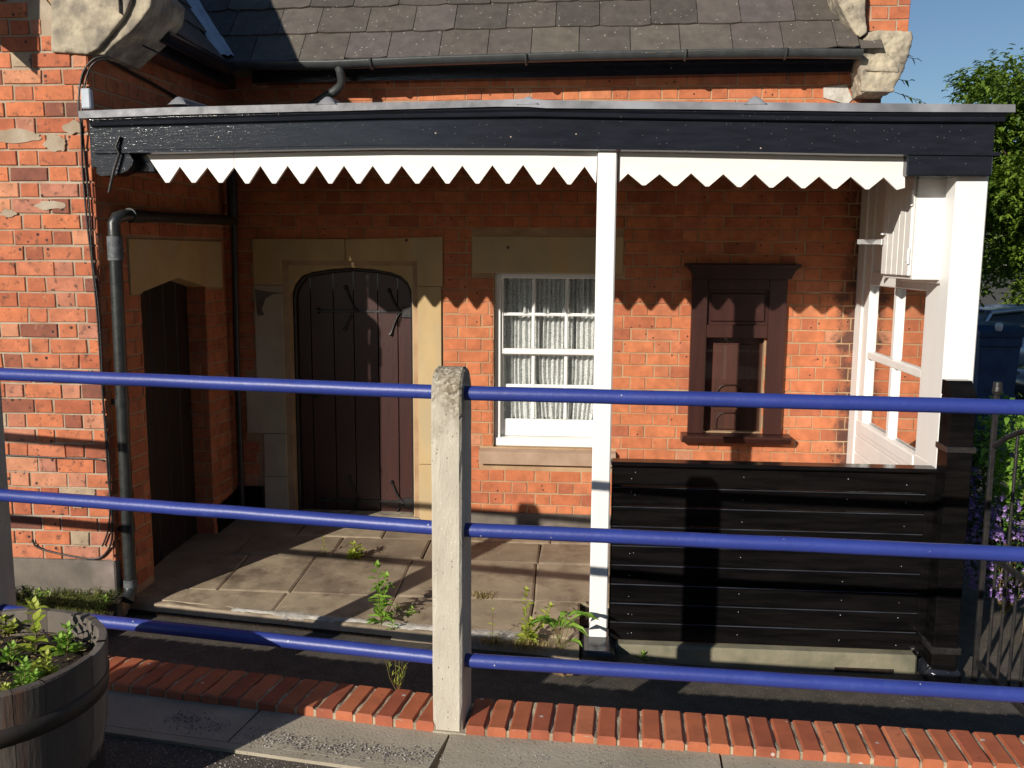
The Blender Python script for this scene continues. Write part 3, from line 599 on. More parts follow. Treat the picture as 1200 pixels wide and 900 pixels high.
# wing roof (slope facing right)
def Pw(u, v, h): return Vector((XV-v*cs+h*sn, u, ze-.045+v*sn+h*cs))
def clipw(a, b, v0, v1): return (a+b)/2 < ye+v0*cs+.12
mb = slates('wing', Pw, YW+.12, ye+3, 9, .272, .31, 61, clipw)
mb.build('wing_roof', M['slate'], B, 'shaded slate slope of the wing roof')
mb = MB(); vw = 2.5; mb.add([Pw(YW+.1, .02, -.012), Pw(ye, .02, -.012), Pw(ye+vw*cs, vw, -.012), Pw(YW+.1, vw, -.012)], [(0,1,2,3)])
xt = XV-vw*cs; mb.add([Pw(YW+.1, vw, 0), Pw(ye+vw*cs, vw, 0), Vector((-6.1, ye+vw*cs, 2.9)), Vector((-6.1, YW+.1, 2.9))], [(0,1,2,3)]); mb.build('wing_roof_deck', M['slate'], B)
mb = MB(); vs = []
for i in range(26):
    v = i*.12; p = Vector((XV-v*cs, ye+v*cs, ze-.02+v*sn)); wv_ = .062+.01*noise.noise(Vector((v*4, 0, 0)))
    sidev = Vector((1, 1, 0)).normalized(); nrm = Vector((1,-1,1.1)).normalized()
    for t, h in ((-1, .03), (-.35, .045), (.1, .034), (.35, .05), (1, .03)): vs.append(p+sidev*t*wv_+nrm*(h+.006*noise.noise(Vector((v*9, t*4, 0)))))
mb.add(vs, [(i*5+k, (i+1)*5+k, (i+1)*5+k+1, i*5+k+1) for i in range(25) for k in range(4)], smooth=True)
mb.build('valley_flashing', M['lead_pale'], B, 'pale blue grey lead valley between the two roofs')
# eaves: fascia, soffit, gutters
zt = lambda x: W(420,75,6.25)[1]+(W(1000,62,6.25)[1]-W(420,75,6.25)[1])*min(1,(x+1.47)/3.1)
mb = MB(); mb.add([(XV+.1,6.44,2.775),(1.72,6.44,2.815),(1.72,6.44,2.93),(XV+.1,6.44,2.90),(XV+.1,6.57,2.775),(1.72,6.57,2.815)], [(0,1,2,3),(0,4,5,1)])
mb.box(XV-.1,1.70,6.33,6.44,2.862,2.885,b=0); mb.build('fascia_board', M['black'], B)
def halfround(pts, r, mat_, name, label=None):
    mb = MB(); n_ = 12; vs = []; m_ = len(pts)
    for j, p in enumerate(pts):
        p = Vector(p); t = (Vector(pts[min(j+1, m_-1)])-Vector(pts[max(j-1, 0)])).normalized(); sd_ = t.cross(Vector((0,0,1))).normalized()
        for rr in (r, r-.006):
            for k in range(n_+1):
                a = math.pi*k/n_; vs.append(p+sd_*math.cos(a)*rr-Vector((0,0,1))*math.sin(a)*rr)
    L_ = 2*(n_+1); fs = []
    for j in range(m_-1):
        for k in range(n_):
            fs.append((j*L_+k, j*L_+k+1, (j+1)*L_+k+1, (j+1)*L_+k)); o_ = n_+1; fs.append((j*L_+o_+k+1, j*L_+o_+k, (j+1)*L_+o_+k, (j+1)*L_+o_+k+1))
        fs.append((j*L_, (j+1)*L_, (j+1)*L_+n_+1, j*L_+n_+1)); fs.append((j*L_+n_, j*L_+2*n_+1, (j+1)*L_+2*n_+1, (j+1)*L_+n_))
    mb.add(vs, fs, smooth=True)
    for e in (0, m_-1): mb.add([vs[e*L_+k] for k in range(n_+1)], [tuple(range(n_+1))])
    for j in ([] if m_ < 3 else range(1, m_-1, 1)): pass
    return mb
gpts = [(XV-.02, 6.25, 2.878), (-1.7,6.25,2.873), (-1.0,6.25,2.893), (0,6.25,2.912), (.8,6.25,2.917), (1.30,6.25,2.916), (1.725,6.25,2.908)]
mb = halfround(gpts, .052, M['gutter'], 'gutter')
for x in (-1.42, -.4, .62, 1.25): 
    z = 2.88+.04*(min(x,.8)+1.5)/2.3
    ar = [Vector((x, 6.25+.057*math.cos(a), z-.057*math.sin(a))) for a in [math.pi*k/10 for k in range(11)]]; mb.tube(ar, .009, n=6)
mb.build('gutter', M['gutter'], B, 'grey half round gutter along the main eaves')
mb = halfround([(XV+.02, YW+.3, 2.835), (XV+.02, 6.2, 2.835)], .055, M['gutter'], 'gutter'); mb.build('gutter', M['black'], B, 'black gutter of the wing eaves in shade')
mb = MB(); mb.box(XV-.2, XV-.04, YW+.2, 6.5, 2.74, 2.84, b=.006); mb.build('wing_fascia', M['black'], B)
# kneelers and coping
def rough(o_, amt=.012, sub=2, sc=12, vox=.009):
    md = o_.modifiers.new('remesh', 'REMESH'); md.mode = 'VOXEL'; md.voxel_size = vox; md.use_smooth_shade = True
    for k, (sz, st_) in enumerate(((.12, amt*1.6), (.035, amt*.8))):
        t_ = bpy.data.textures.new('worn', 'CLOUDS'); t_.noise_scale = sz; t_.noise_depth = 3
        dm = o_.modifiers.new('worn', 'DISPLACE'); dm.texture = t_; dm.texture_coords = 'LOCAL'; dm.strength = st_; dm.mid_level = .5
mb = MB(); pl = [(-2.98,3.4),(-2.885,3.4),(-2.885,2.672),(-2.70,2.668),(-2.63,2.70),(-2.55,2.79),(-2.47,2.885),(-2.42,2.96),(-2.62,3.25),(-2.75,3.4)]
pl = [(-2.885,3.35),(-2.885,2.674),(-2.70,2.668),(-2.64,2.70),(-2.56,2.775),(-2.47,2.86),(-2.43,2.935),(-2.40,2.96),(-2.42,3.02),(-2.7,3.35)]
pl = kl
mb.prismY(pl, YW-.03, YW+.3); o = mb.build('kneeler_stone', M['stone_grey'], B, 'large pale kneeler stone above the wing corner'); rough(o, .006)
mb = MB(); km = [W(*p, YW+.05) for p in ((106,64),(118,66),(128,66),(138,56),(150,46),(160,38),(172,24),(182,10),(184,-10),(150,-50),(120,-30))]; mb.prismY(km, YW+.0, YW+.4); o = mb.build('kneeler_moulding', M['stone_grey'], B); rough(o, .004)
mb = MB(); a = Vector((-2.42, 0, 3.0)); mb.prism([(-2.44,2.85),(-4.3,2.85+1.86*sl),(-6.1,2.85),(-6.1,3.12),(-4.3,3.14+1.86*sl),(-2.44,3.14)], lambda x, z, k: (x, (YW-.05, YW+.32)[k], z)); mb.build('gable_coping', M['stone_grey'], B)
kx = lambda *p: W(p[0], p[1], 6.32)
pl = [kx(*p) for p in ((1010,110),(1006,62),(1012,42),(1020,38),(1068,36),(1067,50),(1064,66),(1058,80),(1057,84),(1054,86),(1052,96),(1048,104),(1045,109))]
mb = MB(); mb.prismY(pl, 6.30, D+.25); o = mb.build('kneeler_stone', M['stone_grey'], B, 'crumbling carved kneeler stone at the right end of the roof'); rough(o, .024)
mb = MB(); mb.prismY([kx(*p) for p in ((1012,84),(1052,86),(1052,80),(1012,78))], 6.285, 6.32); mb.prismY([kx(*p) for p in ((1008,108),(1046,109),(1047,104),(1008,103))], 6.288, 6.32); o = mb.build('kneeler_fillet', M['stone_grey'], B); rough(o, .003)
mb = MB(); pl = [kx(*p) for p in ((968,-60),(980,6),(990,26),(1000,42),(1006,46),(1014,40),(1012,20),(1012,-60))]; mb.prismY(pl, 6.27, 6.5); 
o = mb.build('verge_stone', M['stone_grey'], B, 'rounded end of the stone verge coping'); rough(o, .008)
# parapet bricks at the right verge, raking up with the roof
zk = kx(1040, 37)[1]; xk0 = kx(1012, 30)[0]; xk1 = kx(1068, 20)[0]
bricks('verge_wall', M['brick'], (0, 6.36), (1, 0), (0, -1), xk0, xk1, zk, zk+.52, seed=77, parent=B)
mb = MB(); mb.prismX([(6.36,zk-.02),(6.36,zk+.5),(D+2.6,5.95),(D+2.6,5.7),(D,3.0),(D,zk-.02)], xk0, xk1-.004); mb.build('verge_core', M['mortar'], B)
mb = MB(); mb.prismX([(6.5,zk+.5),(6.36,zk+.5),(D+2.55,6.1),(D+2.6,5.98)], xk0-.06, xk1+.03); mb.build('verge_coping', M['stone_grey'], B)
mb = MB(); mb.prismY([kx(*p) for p in ((975,95),(1003,92),(1010,110),(1004,116),(975,108))], D-.016, D); mb.build('mortar_patch', M['cement'], B)
mb = MB(); mb.box(1.72, XE+.0, 6.34, D, 2.60, 2.72, b=.01); 
for (a, b, c_, t) in ((1.70,1.80,0,.4),(1.805,1.955,0,.7)): pass
# swan neck from gutter
mb = MB(); mb.tube([(W(397,80,6.25)[0],6.25,2.85),(W(399,88,6.25)[0],6.25,2.80)], [.035,.028], n=12); mb.tube([(W(399,86,6.25)[0],6.25,2.81),(W(401,92,6.28)[0],6.27,2.76),(W(399,99,6.28)[0],6.29,2.725),(W(390,106,6.28)[0],6.31,2.69),(W(362,121,6.3)[0],6.34,2.60)], .03, n=12)
mb.build('swan_neck_pipe', M['gutter'], B)

# ================================================================ PORCH CANOPY
P = empty('porch_canopy', (0, YF, -.45), 'porch canopy with black beam, white zigzag valance and lead flat roof', 'canopy')
yb = YF-.06      # beam face
topL = [(92,130),(200,125.7),(357,121.7),(400,120.7),(500,118.8),(583,116.9),(619,115.6),(640,117.3),(800,119),(1033,121),(1190,122.3)]
botL = [(92,138.7),(200,134.7),(357,130.7),(400,130),(500,127.2),(583,124.9),(619,125.2),(640,126.7),(800,128),(1033,131),(1190,131.5)]
yl = yb-.045
tl = [W(*p, yl) for p in topL]; bl = [W(*p, yl) for p in botL]
mb = MB(); n_ = len(tl)
vs = [(a, yl, b) for a, b in tl]+[(a, yl-.001, b) for a, b in bl]+[(a, D+.0, b+.03) for a, b in tl]+[(a, D+.0, b+.05-.03) for a, b in bl]
mb.add(vs, [(i, n_+i, n_+i+1, i+1) for i in range(n_-1)]+[(2*n_+i, i, i+1, 2*n_+i+1) for i in range(n_-1)]+[(n_+i, 3*n_+i, 3*n_+i+1, n_+i+1) for i in range(n_-1)]+[(0,2*n_,3*n_,n_),(n_-1,2*n_-1,4*n_-1,3*n_-1)])
lead = mb.build('lead_roof', M['lead'], P)
for px in (208, 383, 619, 886):
    x, z = W(px, 122, yl); mb = MB()
    prof = [(0, 0, .055, -.008), (.01, .012, .048, .0), (.04, .018, .04, .014), (1.6, .022, .036, .03)]
    pts_v = []
    for dy, ww, w2, hh in ((0,.03,.06,.0),(.008,.026,.046,.028),(.02,.024,.036,.04),(.5,.022,.034,.045),(1.6,.022,.034,.07)):
        for a in [math.pi*k/8 for k in range(9)]: pts_v.append((x+w2*math.cos(a), yl-.003+dy, z-.004+(hh+.004)*math.sin(a)+dy*.02))
    mb.add(pts_v, [(j*9+k, j*9+k+1, (j+1)*9+k+1, (j+1)*9+k) for j in range(4) for k in range(8)], smooth=True); mb.build('lead_roll', M['lead'], lead)
mb = MB(); mb.box(*[W(97,100,YW-.02)[0], W(108,100,YW-.02)[0]], YW-.05, YW-.012, W(100,128,YW-.03)[1], W(100,104,YW-.03)[1], b=.006); mb.build('lead_upstand', M['lead_pale'], P)
# beam with mouldings, slightly sagging
xs_ = [110,200,330,450,620,800,1000,1165]; byT = [140,137,133.5,130,127,130,132.5,133]; byM = [148,146,143.5,142,141,142.5,146,147]; byB = [181,180,177,175,175.5,178,182,184]
def sweep(prof, right_ext=0):
    mb_ = MB(); vs_ = []; k_ = len(prof)
    for i, px in enumerate(xs_):
        for dy, f in prof:
            row = byT[i]+(byB[i]-byT[i])*f; x, z = W(px, row, yb)
            x = W(px, 160, yb)[0]
            if i == len(xs_)-1: x += right_ext*(dy < 0)*1.0
            vs_.append((x, yb+dy, z))
    m_ = len(xs_)
    fs_ = [(i*k_+j, i*k_+(j+1) % k_, (i+1)*k_+(j+1) % k_, (i+1)*k_+j) for i in range(m_-1) for j in range(k_)]+[tuple(range(k_-1, -1, -1)), tuple((m_-1)*k_+j for j in range(k_))]
    return mb_.add(vs_, fs_)
mb = sweep([(-.03,-.05),(-.034,.04),(-.022,.1),(-.030,.14),(-.026,.2),(-.004,.23),(.0,.235),(.0,.88),(-.006,.9),(-.006,.97),(.02,1.0),(.13,1.0),(.13,-.05)], .035)
beam = mb.build('beam', M['black'], P, 'glossy cracked black beam under the lead edge')
x0_, z0_ = W(1064, 182, yb); x1_, z1_ = W(1163, 206, yb)
mb = MB(); mb.box(x0_, x1_, yb+.004, YF+.11, z1_, z0_+.02, b=.006); mb.build('beam_packer', M['black'], P)
mb = MB(); xq, zq = W(112, 178, yb); pl = [W(*p, yb) for p in ((112,178),(112,203),(117,206),(135,205),(148,200),(154,193),(155,187),(150,180),(146,176))]
mb.prismY(pl, yb+.01, yb+.12); mb.build('corbel', M['black'], P)
mb = MB(); mb.box(-2.5, -2.30, YF+.03, YF+.1, 2.04, 2.2, b=.006); mb.build('light_stop_block', M['black'], P)  # black block added to stop sun leaking between corbel and valance
mb = MB(); mb.box(-2.622, -2.50, yb+.03, YW+.05, 2.06, 2.315, b=.004); mb.box(XB, 2.03, D-.06, D-.016, 2.24, 2.37, b=.004); mb.box(1.93,2.03,YF+.1,D+.2,2.10,2.32,b=.004)
mb.build('wall_plate', M['black'], P)
mb = MB(); mb.box(-2.56, 2.0, YF+.08, D-.02, 2.30, 2.315, b=0)
for y in (5.4, 5.95): mb.box(-2.6, 2.0, y, y+.06, 2.2, 2.3, b=.004)
mb.build('ceiling_boards', M['brown'], P)
mb = MB(); mb.tube([Vector((*[0]*3,)) + Vector((W(142,160,yb)[0], yb-.012, W(142,160,yb)[1])), Vector((W(138,172,yb)[0], yb-.02, W(138,172,yb)[1])), Vector((W(141,180,yb)[0], yb-.012, W(141,180,yb)[1])), Vector((W(135,200,yb)[0], yb-.016, W(135,200,yb)[1])), Vector((W(129,226,yb)[0], yb-.012, W(129,226,yb)[1]))], .008, n=6); mb.build('hanging_wire', M['black_iron'], P)
# valances
yv = YF
def valance(top, edge, label):
    mb_ = MB(); pl_ = [W(*p, yv) for p in top+edge]; mb_.prismY(pl_, yv, yv+.02); return mb_.build('valance', M['white_board'], P, label)
valL = [(172,181),(195,213.5),(199,213.5)]
vx = [210.7,243,274,305,337,371,403,436.7,470.7,507,541.7,577,613,649,685]; vy = [195,196,196,194,194,194,194,194,194,194,194,193.5,193,195,195]
for i in range(2):
    pass
def teeth(vx_, vy_, tipy, first, last):
    out = list(first)
    for i, (a, b) in enumerate(zip(vx_, vy_)):
        out.append((a, b))
        if i < len(vx_)-1:
            c_ = (a+vx_[i+1])/2; ty = tipy(c_); out += [(c_-2, ty), (c_+2, ty)]
    return out+list(last)
e1 = teeth(vx[:3], vy[:3], lambda x: 214, [(172,182),(194,214),(198,214)], [])
valance([(273.6,180),(172,181.5)], e1[1:]+[], 'short left length of zigzag valance with a slanted end')
e2 = teeth(vx[2:], vy[2:], lambda x: 215 if x < 600 else 216, [], [(699.5,216),(699.5,177)])
valance([(700,176.5),(600,176),(500,176.5),(400,177.5),(274.4,180)], [(274.4,196)]+e2[1:-2]+[(698.5,214.5)], 'long zigzag valance left of the white post')
vr = [736,773,810,847.7,885,923,960,997,1035.7]; vry = [203.3,204,203,204,204,206,206.7,207,207.7]
e3 = teeth(vr, vry, lambda x: 217+(x-750)*.018, [(725,214)], [(1051,222.5),(1060.5,220)])
valance([(1060.5,184),(900,181),(725,178.5)], e3, 'zigzag valance right of the white post')
# nail rust marks omitted; central post
pxa, pxb = .058, .156
mb = MB(); mb.box(pxa, pxb, YF-.035, YF+.06, -.46, W(711,175,YF-.035)[1], b=.007); mb.build('post', M['white'], P, 'slender white central post')
mb = MB(); mb.box(.012, .19, 4.635, YF+.1, -.6, -.447, b=.02); o = mb.build('post_block', M['black'], P)
# corner post and screen
mb = MB(); mb.box(1.842, 1.998, YF, YF+.13, .42, W(1140,205,YF)[1], b=.006); mb.build('post', M['white'], P, 'broad white corner post at the right end')
mb = MB(); mb.box(1.88, 2.0, YF+.13, D-.0, -.55, .5, b=.004)
scr = mb.build('side_screen', M['white_board'], P, 'white glazed and boarded end screen')
SX0, SX1 = 1.872, 1.915
pz = [(1.44, .975), (.975, .5)]
ycols = [YF+.13, 5.29, 5.66, 6.12, 6.45]      # stile | pane | bar | pane | stile
mb = MB()
mb.box(SX0, SX1, YF+.13, 5.27, .5, 2.3, b=.006); mb.box(SX0, SX1, 6.27, D-.002, .5, 2.3, b=.006); mb.box(SX0-.012, SX0+.03, 6.4, 6.545, -.3, 2.3, b=.004)
mb.box(SX0+.002, SX1, 5.272, 6.268, 1.43, 1.52, b=.006); mb.box(SX0+.004, SX1, 5.272, 6.268, .945, .995, b=.006); mb.box(SX0-.01, SX1, 5.272, 6.268, .44, .51, b=.006)
mb.box(SX0+.003, SX1-.002, 5.745, 5.80, .5, .945, b=.006); mb.box(SX0+.003, SX1-.002, 5.745, 5.80, .995, 1.43, b=.006)
mb.build('screen_frame', M['white'], scr)
mb = MB(); mb.box(1.90, 1.95, YF+.13, D+.0, 1.48, 2.30, b=0); mb.build('head_board', M['white_board'], scr)
for y0, y1 in ((5.27,5.745),(5.8,6.27)):
    for z0, z1 in ((.51,.945),(.995,1.43)):
        mb = MB(); mb.add([(1.902,y0,z0),(1.902,y1,z0),(1.902,y1,z1),(1.902,y0,z1)], [(0,1,2,3)]); mb.build('pane', M['glass_side'], scr)
mb = MB()
for i in range(8):
    z = -.4+.115*i; mb.box(SX0-.004, SX0+.012, YF+.14, 6.4, z+.003, z+.112, b=.004)
mb.build('screen_boards', M['white_board'], scr); mb = MB()
for i in range(6): mb.box(SX0+.01, SX0+.03, 5.28+i*.165, 5.28+(i+1)*.165-.004, 1.52, 2.28, b=.005)
mb.build('screen_boards', M['white_board'], scr)
# meter cupboard on the screen
cbx0, cbx1, cby0, cby1, cbz0, cbz1 = 1.70, 1.872, 5.03, 5.5, 1.498, 2.03
cb = empty('wall_cupboard', (1.8, 5.2, cbz0), 'small white boarded cupboard fixed high on the end screen with a long hasp', 'cupboard')
mb = MB(); mb.box(cbx0+.012, cbx1, cby0, cby1, cbz0, cbz1, b=.004); mb.box(cbx1-.02, cbx1, cby0-.02, cby1+.15, cbz0-.02, 2.2, b=.004); mb.build('carcass', M['white'], cb)
mb = MB()
for i in range(5): a = cby0+.012+i*(cby1-cby0-.02)/5; mb.box(cbx0-.008, cbx0+.01, a, a+(cby1-cby0-.02)/5-.003, cbz0+.02, cbz1, b=.004)
cd_ = mb.build('cupboard_door', M['white_board'], cb)
for z in (1.62, 1.92):
    mb = MB(); mb.tube([(cbx0-.012, cby0+.006, z-.04), (cbx0-.012, cby0+.006, z+.04)], .007, n=8); mb.box(cbx0-.013, cbx0-.008, cby0, cby0+.05, z-.03, z+.03, b=.001); mb.build('hinge', M['white'], cd_)
mb = MB(); hx, hz_ = 1.70, 1.70
mb.box(cbx0-.155, cbx0-.012, cby1-.035, cby1-.03, hz_-.014, hz_+.014, b=.001); mb.tube([(cbx0-.02, cby1-.033, hz_-.016), (cbx0-.02, cby1-.033, hz_+.016)], .007, n=8); mb.lathe([(.0,.01),(.02,.01),(.02,0)], (cbx0-.02, cby1-.05, hz_+.04), n=12)
mb.build('hasp', M['steel'], cd_)

# ================================================================ BLACK BOARDED SCREEN
Q = empty('boarded_barrier', (1.0, YF, -.48), 'low black gloss barrier of horizontal boards between the white post and gate post', 'barrier')
bx0, bx1 = .165, 1.80; nb = 9; z0b, z1b = -.475, .500
mb = MB()
for i in range(nb):
    a = z0b+(z1b-z0b)*i/nb; b_ = z0b+(z1b-z0b)*(i+1)/nb
    mb.prismX([(YF+.004,a+.001),(YF-.002,a+.004),(YF-.002,b_-.008),(YF+.008,b_-.001),(YF+.03,b_-.002),(YF+.03,a+.002)], bx0, bx1)
mb.build('boards', M['black_board'], Q)
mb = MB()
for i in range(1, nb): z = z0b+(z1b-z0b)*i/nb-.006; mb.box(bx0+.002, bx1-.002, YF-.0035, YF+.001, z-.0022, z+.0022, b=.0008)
mb.build('board_edge_sheen', M['edge_sheen'], Q)  # thin pale strips painting the sky's glint along each groove
mb = MB(); mb.box(bx0-.006, bx1+.07, YF-.028, YF+.075, .503, .528, b=.008); mb.build('top_rail', M['black_board'], Q)
mb = MB(); rnd = random.Random(4)
for i in range(nb):
    for x in (.27, .29, .86, 1.40, 1.70):
        z = z0b+(z1b-z0b)*(i+rnd.uniform(.25,.75))/nb
        if rnd.random() < .75: mb.lathe([(0,.0005),(.002,.0),(.003,-.002)], (0,0,0), n=6); v = mb.v[-18:]; mb.v[-18:] = [(x+p[0]+rnd.uniform(-.001,.001), YF-.003-p[2], z+p[1]) for p in v]
tag(mb.build('nail_heads', M['steel'], Q), kind='stuff')
mb = MB(); mb.box(bx1, bx1+.045, YF-.012, YF+.09, -.5, .5, b=.006); mb.build('stile', M['black_board'], Q)
for xx_ in (bx0, 1.0):
    mb = MB(); mb.box(xx_, xx_+.05, YF+.032, YF+.08, -.48, .5, b=.004); mb.build('stile', M['black_board'], Q)
pl_ = empty('concrete_plinth', (1, YF, -.6), 'mossy pale concrete plinth under the black boarded barrier', 'plinth')
mb = MB(); mb.box(.195, 1.80, YF-.05, YF+.2, -.66, -.482, b=.012); mb.build('plinth_block', M['plinth'], pl_)
mb = MB(); mb.box(1.37, 1.68, YF-.053, YF-.047, -.62, -.56, b=.001); mb.build('air_slot', M['soil'], pl_)
# gate post + iron railing
G = empty('gate_post', (1.93, 4.8, -.6), 'square black timber gate post beside the white corner post', 'post')
gx0, gx1 = W(1113,500,4.72)[0], W(1143,500,4.72)[0]
mb = MB(); zt_ = W(1115,466,4.72)[1]; ztt = W(1115,446,4.80)[1]
mb.box(gx0, gx1, 4.72, 4.86, -.6, zt_-.002, b=.006); mb.prismX([(4.72,zt_),(4.86,zt_),(4.86,ztt),(4.80,ztt)], gx0, gx1); mb.build('shaft', M['black_board'], G)
mb = MB(); mb.box(gx0-.012, gx1+.012, 4.71, 4.86, zt_-.28, zt_-.25, b=.003); mb.build('iron_strap', M['black_iron'], G)
mb = MB(); mb.box(gx0-.012, gx1+.012, 4.708, 4.86, -.42, -.385, b=.003); mb.build('iron_strap', M['black_iron'], G)
mb = MB(); mb.box(1.815, gx1+.03, 4.70, 4.9, -.62, -.5, b=.03); o = mb.build('post_base', M['black'], G); rough(o, .012)
IR = empty('iron_railing', (2.07, 4.2, -.58), 'black iron railing with upright bars running forward from the gate post', 'railing')
XR = 2.07
mb = MB(); mb.box(XR-.012, XR+.012, 4.748, 4.772, -.58, .96, b=.003); mb.tube([(XR, 4.76, .955), (XR, 4.76, 1.0)], [.024,.02], n=10); mb.tube([(XR,4.76,.93),(XR,4.76,.955)], [.014,.026], n=10)
mb.build('end_post', M['black_iron'], IR)
mb = MB(); mb.box(XR-.008, XR+.008, 3.35, 4.74, -.49, -.45, b=.003); mb.build('bottom_rail', M['black_iron'], IR)
mb = MB(); mb.box(XR-.008, XR+.008, 3.35, 4.74, .11, .145, b=.003); mb.build('middle_rail', M['black_iron'], IR)
mb = MB(); mb.tube([(XR,4.74,.68),(XR,4.62,.745),(XR,4.45,.81),(XR,4.25,.835),(XR,3.9,.845),(XR,3.35,.85)], .014, n=10); mb.build('handrail', M['black_iron'], IR)
bar_me = None
ys_b = [4.62-.115*i for i in range(11)]
for i, y in enumerate(ys_b):
    mb = MB(); mb.tube([(XR, y, -.47), (XR, y, (.80 if i % 3 == 1 else .13))], .0085, n=8); mb.build('bar', M['black_iron'], IR)
# ================================================================ RAILING (concrete posts + blue rails)
RZ = (1.155, .68, .207)
RL = empty('post_and_rail_fence', (-.44, 3.06, 0), 'blue painted tubular rails threaded through round topped concrete posts', 'fence')
def conc_post(x, y, ang, name_label):
    wx, dpt, H = .052, .084, 1.243; M_ = Matrix.Translation(Vector((x, y, 0)))@Matrix.Rotation(ang, 4, 'Z')
    prof = [(-dpt, -.06), (-dpt, 1.06)]; 
    for k in range(0, 13): a = math.pi-math.pi*k/12; prof.append((dpt*math.cos(a), H-dpt+dpt*math.sin(a)))
    prof += [(dpt, 1.06), (dpt, -.06)]
    mbp = MB(); bv = .008; n_ = len(prof)
    ins = []
    for i, (a, b) in enumerate(prof): ins.append((a*(1-bv/dpt*1.0), b-(bv if b > 1.1 else 0)))
    def V(a, b, xx): return M_@Vector((xx, a, b))
    vs = [V(a, b, -wx) for a, b in ins]+[V(a, b, -wx+bv) for a, b in prof]+[V(a, b, wx-bv) for a, b in prof]+[V(a, b, wx) for a, b in ins]
    fs = [tuple(range(n_)), tuple(range(4*n_-1, 3*n_-1, -1))]+[(r_*n_+i, (r_+1)*n_+i, (r_+1)*n_+i+1, r_*n_+i+1) for r_ in range(3) for i in range(n_-1)]
    mbp.add(vs, fs); o_ = mbp.build('concrete_post', M['post'], RL, name_label)
    return o_
def postmat():
    m = M['concrete'].copy(); m.name = 'aged concrete post'; N = m.node_tree.nodes; L = m.node_tree.links
    b = N['Principled BSDF']; src = b.inputs['Base Color'].links[0].from_socket
    tc = N.new('ShaderNodeTexCoord'); sp_ = N.new('ShaderNodeSeparateXYZ'); L.new(tc.outputs['Object'], sp_.inputs[0])
    nz = N.new('ShaderNodeTexNoise'); nz.inputs['Scale'].default_value = 9; nz.inputs['Detail'].default_value = 6; L.new(tc.outputs['Object'], nz.inputs['Vector'])
    ad = N.new('ShaderNodeMath'); ad.operation = 'MULTIPLY_ADD'; ad.inputs[1].default_value = .5; L.new(nz.outputs['Fac'], ad.inputs[0]); L.new(sp_.outputs[2], ad.inputs[2])
    r = N.new('ShaderNodeMapRange'); r.inputs[1].default_value = 1.28; r.inputs[2].default_value = 1.42; L.new(ad.outputs[0], r.inputs[0])
    v = N.new('ShaderNodeTexVoronoi'); v.inputs['Scale'].default_value = 110; L.new(tc.outputs['Object'], v.inputs['Vector'])
    cr_ = N.new('ShaderNodeValToRGB'); e = cr_.color_ramp.elements; e[0].color = (.1,.08,.055,1); e[0].position = 0; e[1].color = (.5,.46,.38,1); e[1].position = 1; k = e.new(.5); k.color = (.25,.21,.15,1); L.new(v.outputs['Color'], cr_.inputs[0])
    mx = N.new('ShaderNodeMix'); mx.data_type = 'RGBA'; L.new(r.outputs[0], mx.inputs[0]); L.new(src, mx.inputs[6]); L.new(cr_.outputs[0], mx.inputs[7]); L.new(mx.outputs[2], b.inputs['Base Color'])
    return m
M['post'] = postmat()
def post_rough(o_):
    bm = bmesh.new(); bm.from_mesh(o_.data)
    bmesh.ops.triangulate(bm, faces=[f for f in bm.faces if len(f.verts) > 4]); 
    for _ in range(4): bmesh.ops.subdivide_edges(bm, edges=[e for e in bm.edges if e.calc_length() > .02], cuts=1, use_grid_fill=True)
    for v in bm.verts:
        q = noise.noise(v.co*45); v.co += noise.noise_vector(v.co*30)*.0012
        if abs(abs(v.co.x+.44)-.05) < .01 and v.co.y < 3.02 and q > .35 : v.co += Vector((0, .006, 0))
    bm.to_mesh(o_.data); bm.free()
p1 = conc_post(-.443, 3.085, R(-5), 'aged grey concrete post in the centre with a lichened round top'); post_rough(p1)
dL = Vector((math.cos(aL), math.sin(aL), 0)); dR = Vector((math.cos(aR), math.sin(aR), 0)); c0 = Vector((-.44, 3.065, 0))
cL = c0-dL*1.915; cR = c0+dR*2.04
conc_post(cL.x, cL.y, aL, 'concrete post at the far left end'); conc_post(cR.x, cR.y, aR, 'concrete post beyond the right end')
cLL = cL-dL*1.9
for z, nm in zip(RZ, ('top', 'middle', 'bottom')):
    for a, b, k in ((cL, c0-dL*.02, 'left'), (c0+dR*.02, cR, 'right'), (cLL, cL-dL*.01, 'far left')):
        mb = MB(); r_ = .0245; nn = 24; d_ = (b-a)
        pts = [a+d_*i/nn+Vector((0,0,z+.0015*noise.noise(Vector((i*.4, z*9, 0))))) for i in range(nn+1)]
        mb.tube(pts, r_, n=20); mb.build('rail', M['blue'], RL)

# ================================================================ DRAINPIPE
dp = empty('drainpipe', (-2.6, 5.2, -.4), 'black cast iron drainpipe with an elbow standing clear of the dark return wall', 'pipe')
yp = 4.965
t_ = Vector((W(135,290,yp)[0], yp, W(135,290,yp)[1])); t0_ = Vector((W(153,688,yp)[0], yp, W(153,688,yp)[1]))
mb = MB(); mb.tube([t0_, t_], .034, n=20); shoe = t0_+Vector((0,-.05,-.06)); mb.tube([t0_+Vector((0,0,.01)), t0_+Vector((0,-.012,-.03)), shoe], [.036,.038,.04], n=20); mb.build('downpipe', M['pipe'], dp)
mb = MB(); mb.tube([t_, t_+Vector((0,0,.05))], .034, n=20, cap=False); mb.tube([t_+Vector((0,0,-.07)), t_+Vector((0,0,.06))], .042, n=20); mb.build('worn_collar', M['pipe_worn'], dp)
te = t_+Vector((0,0,.10)); pe = [t_+Vector((0,0,.05)), te+Vector((0,0,.03)), te+Vector((.012,.012,.062)), te+Vector((.03,.05,.075)), te+Vector((.04,.10,.078))]
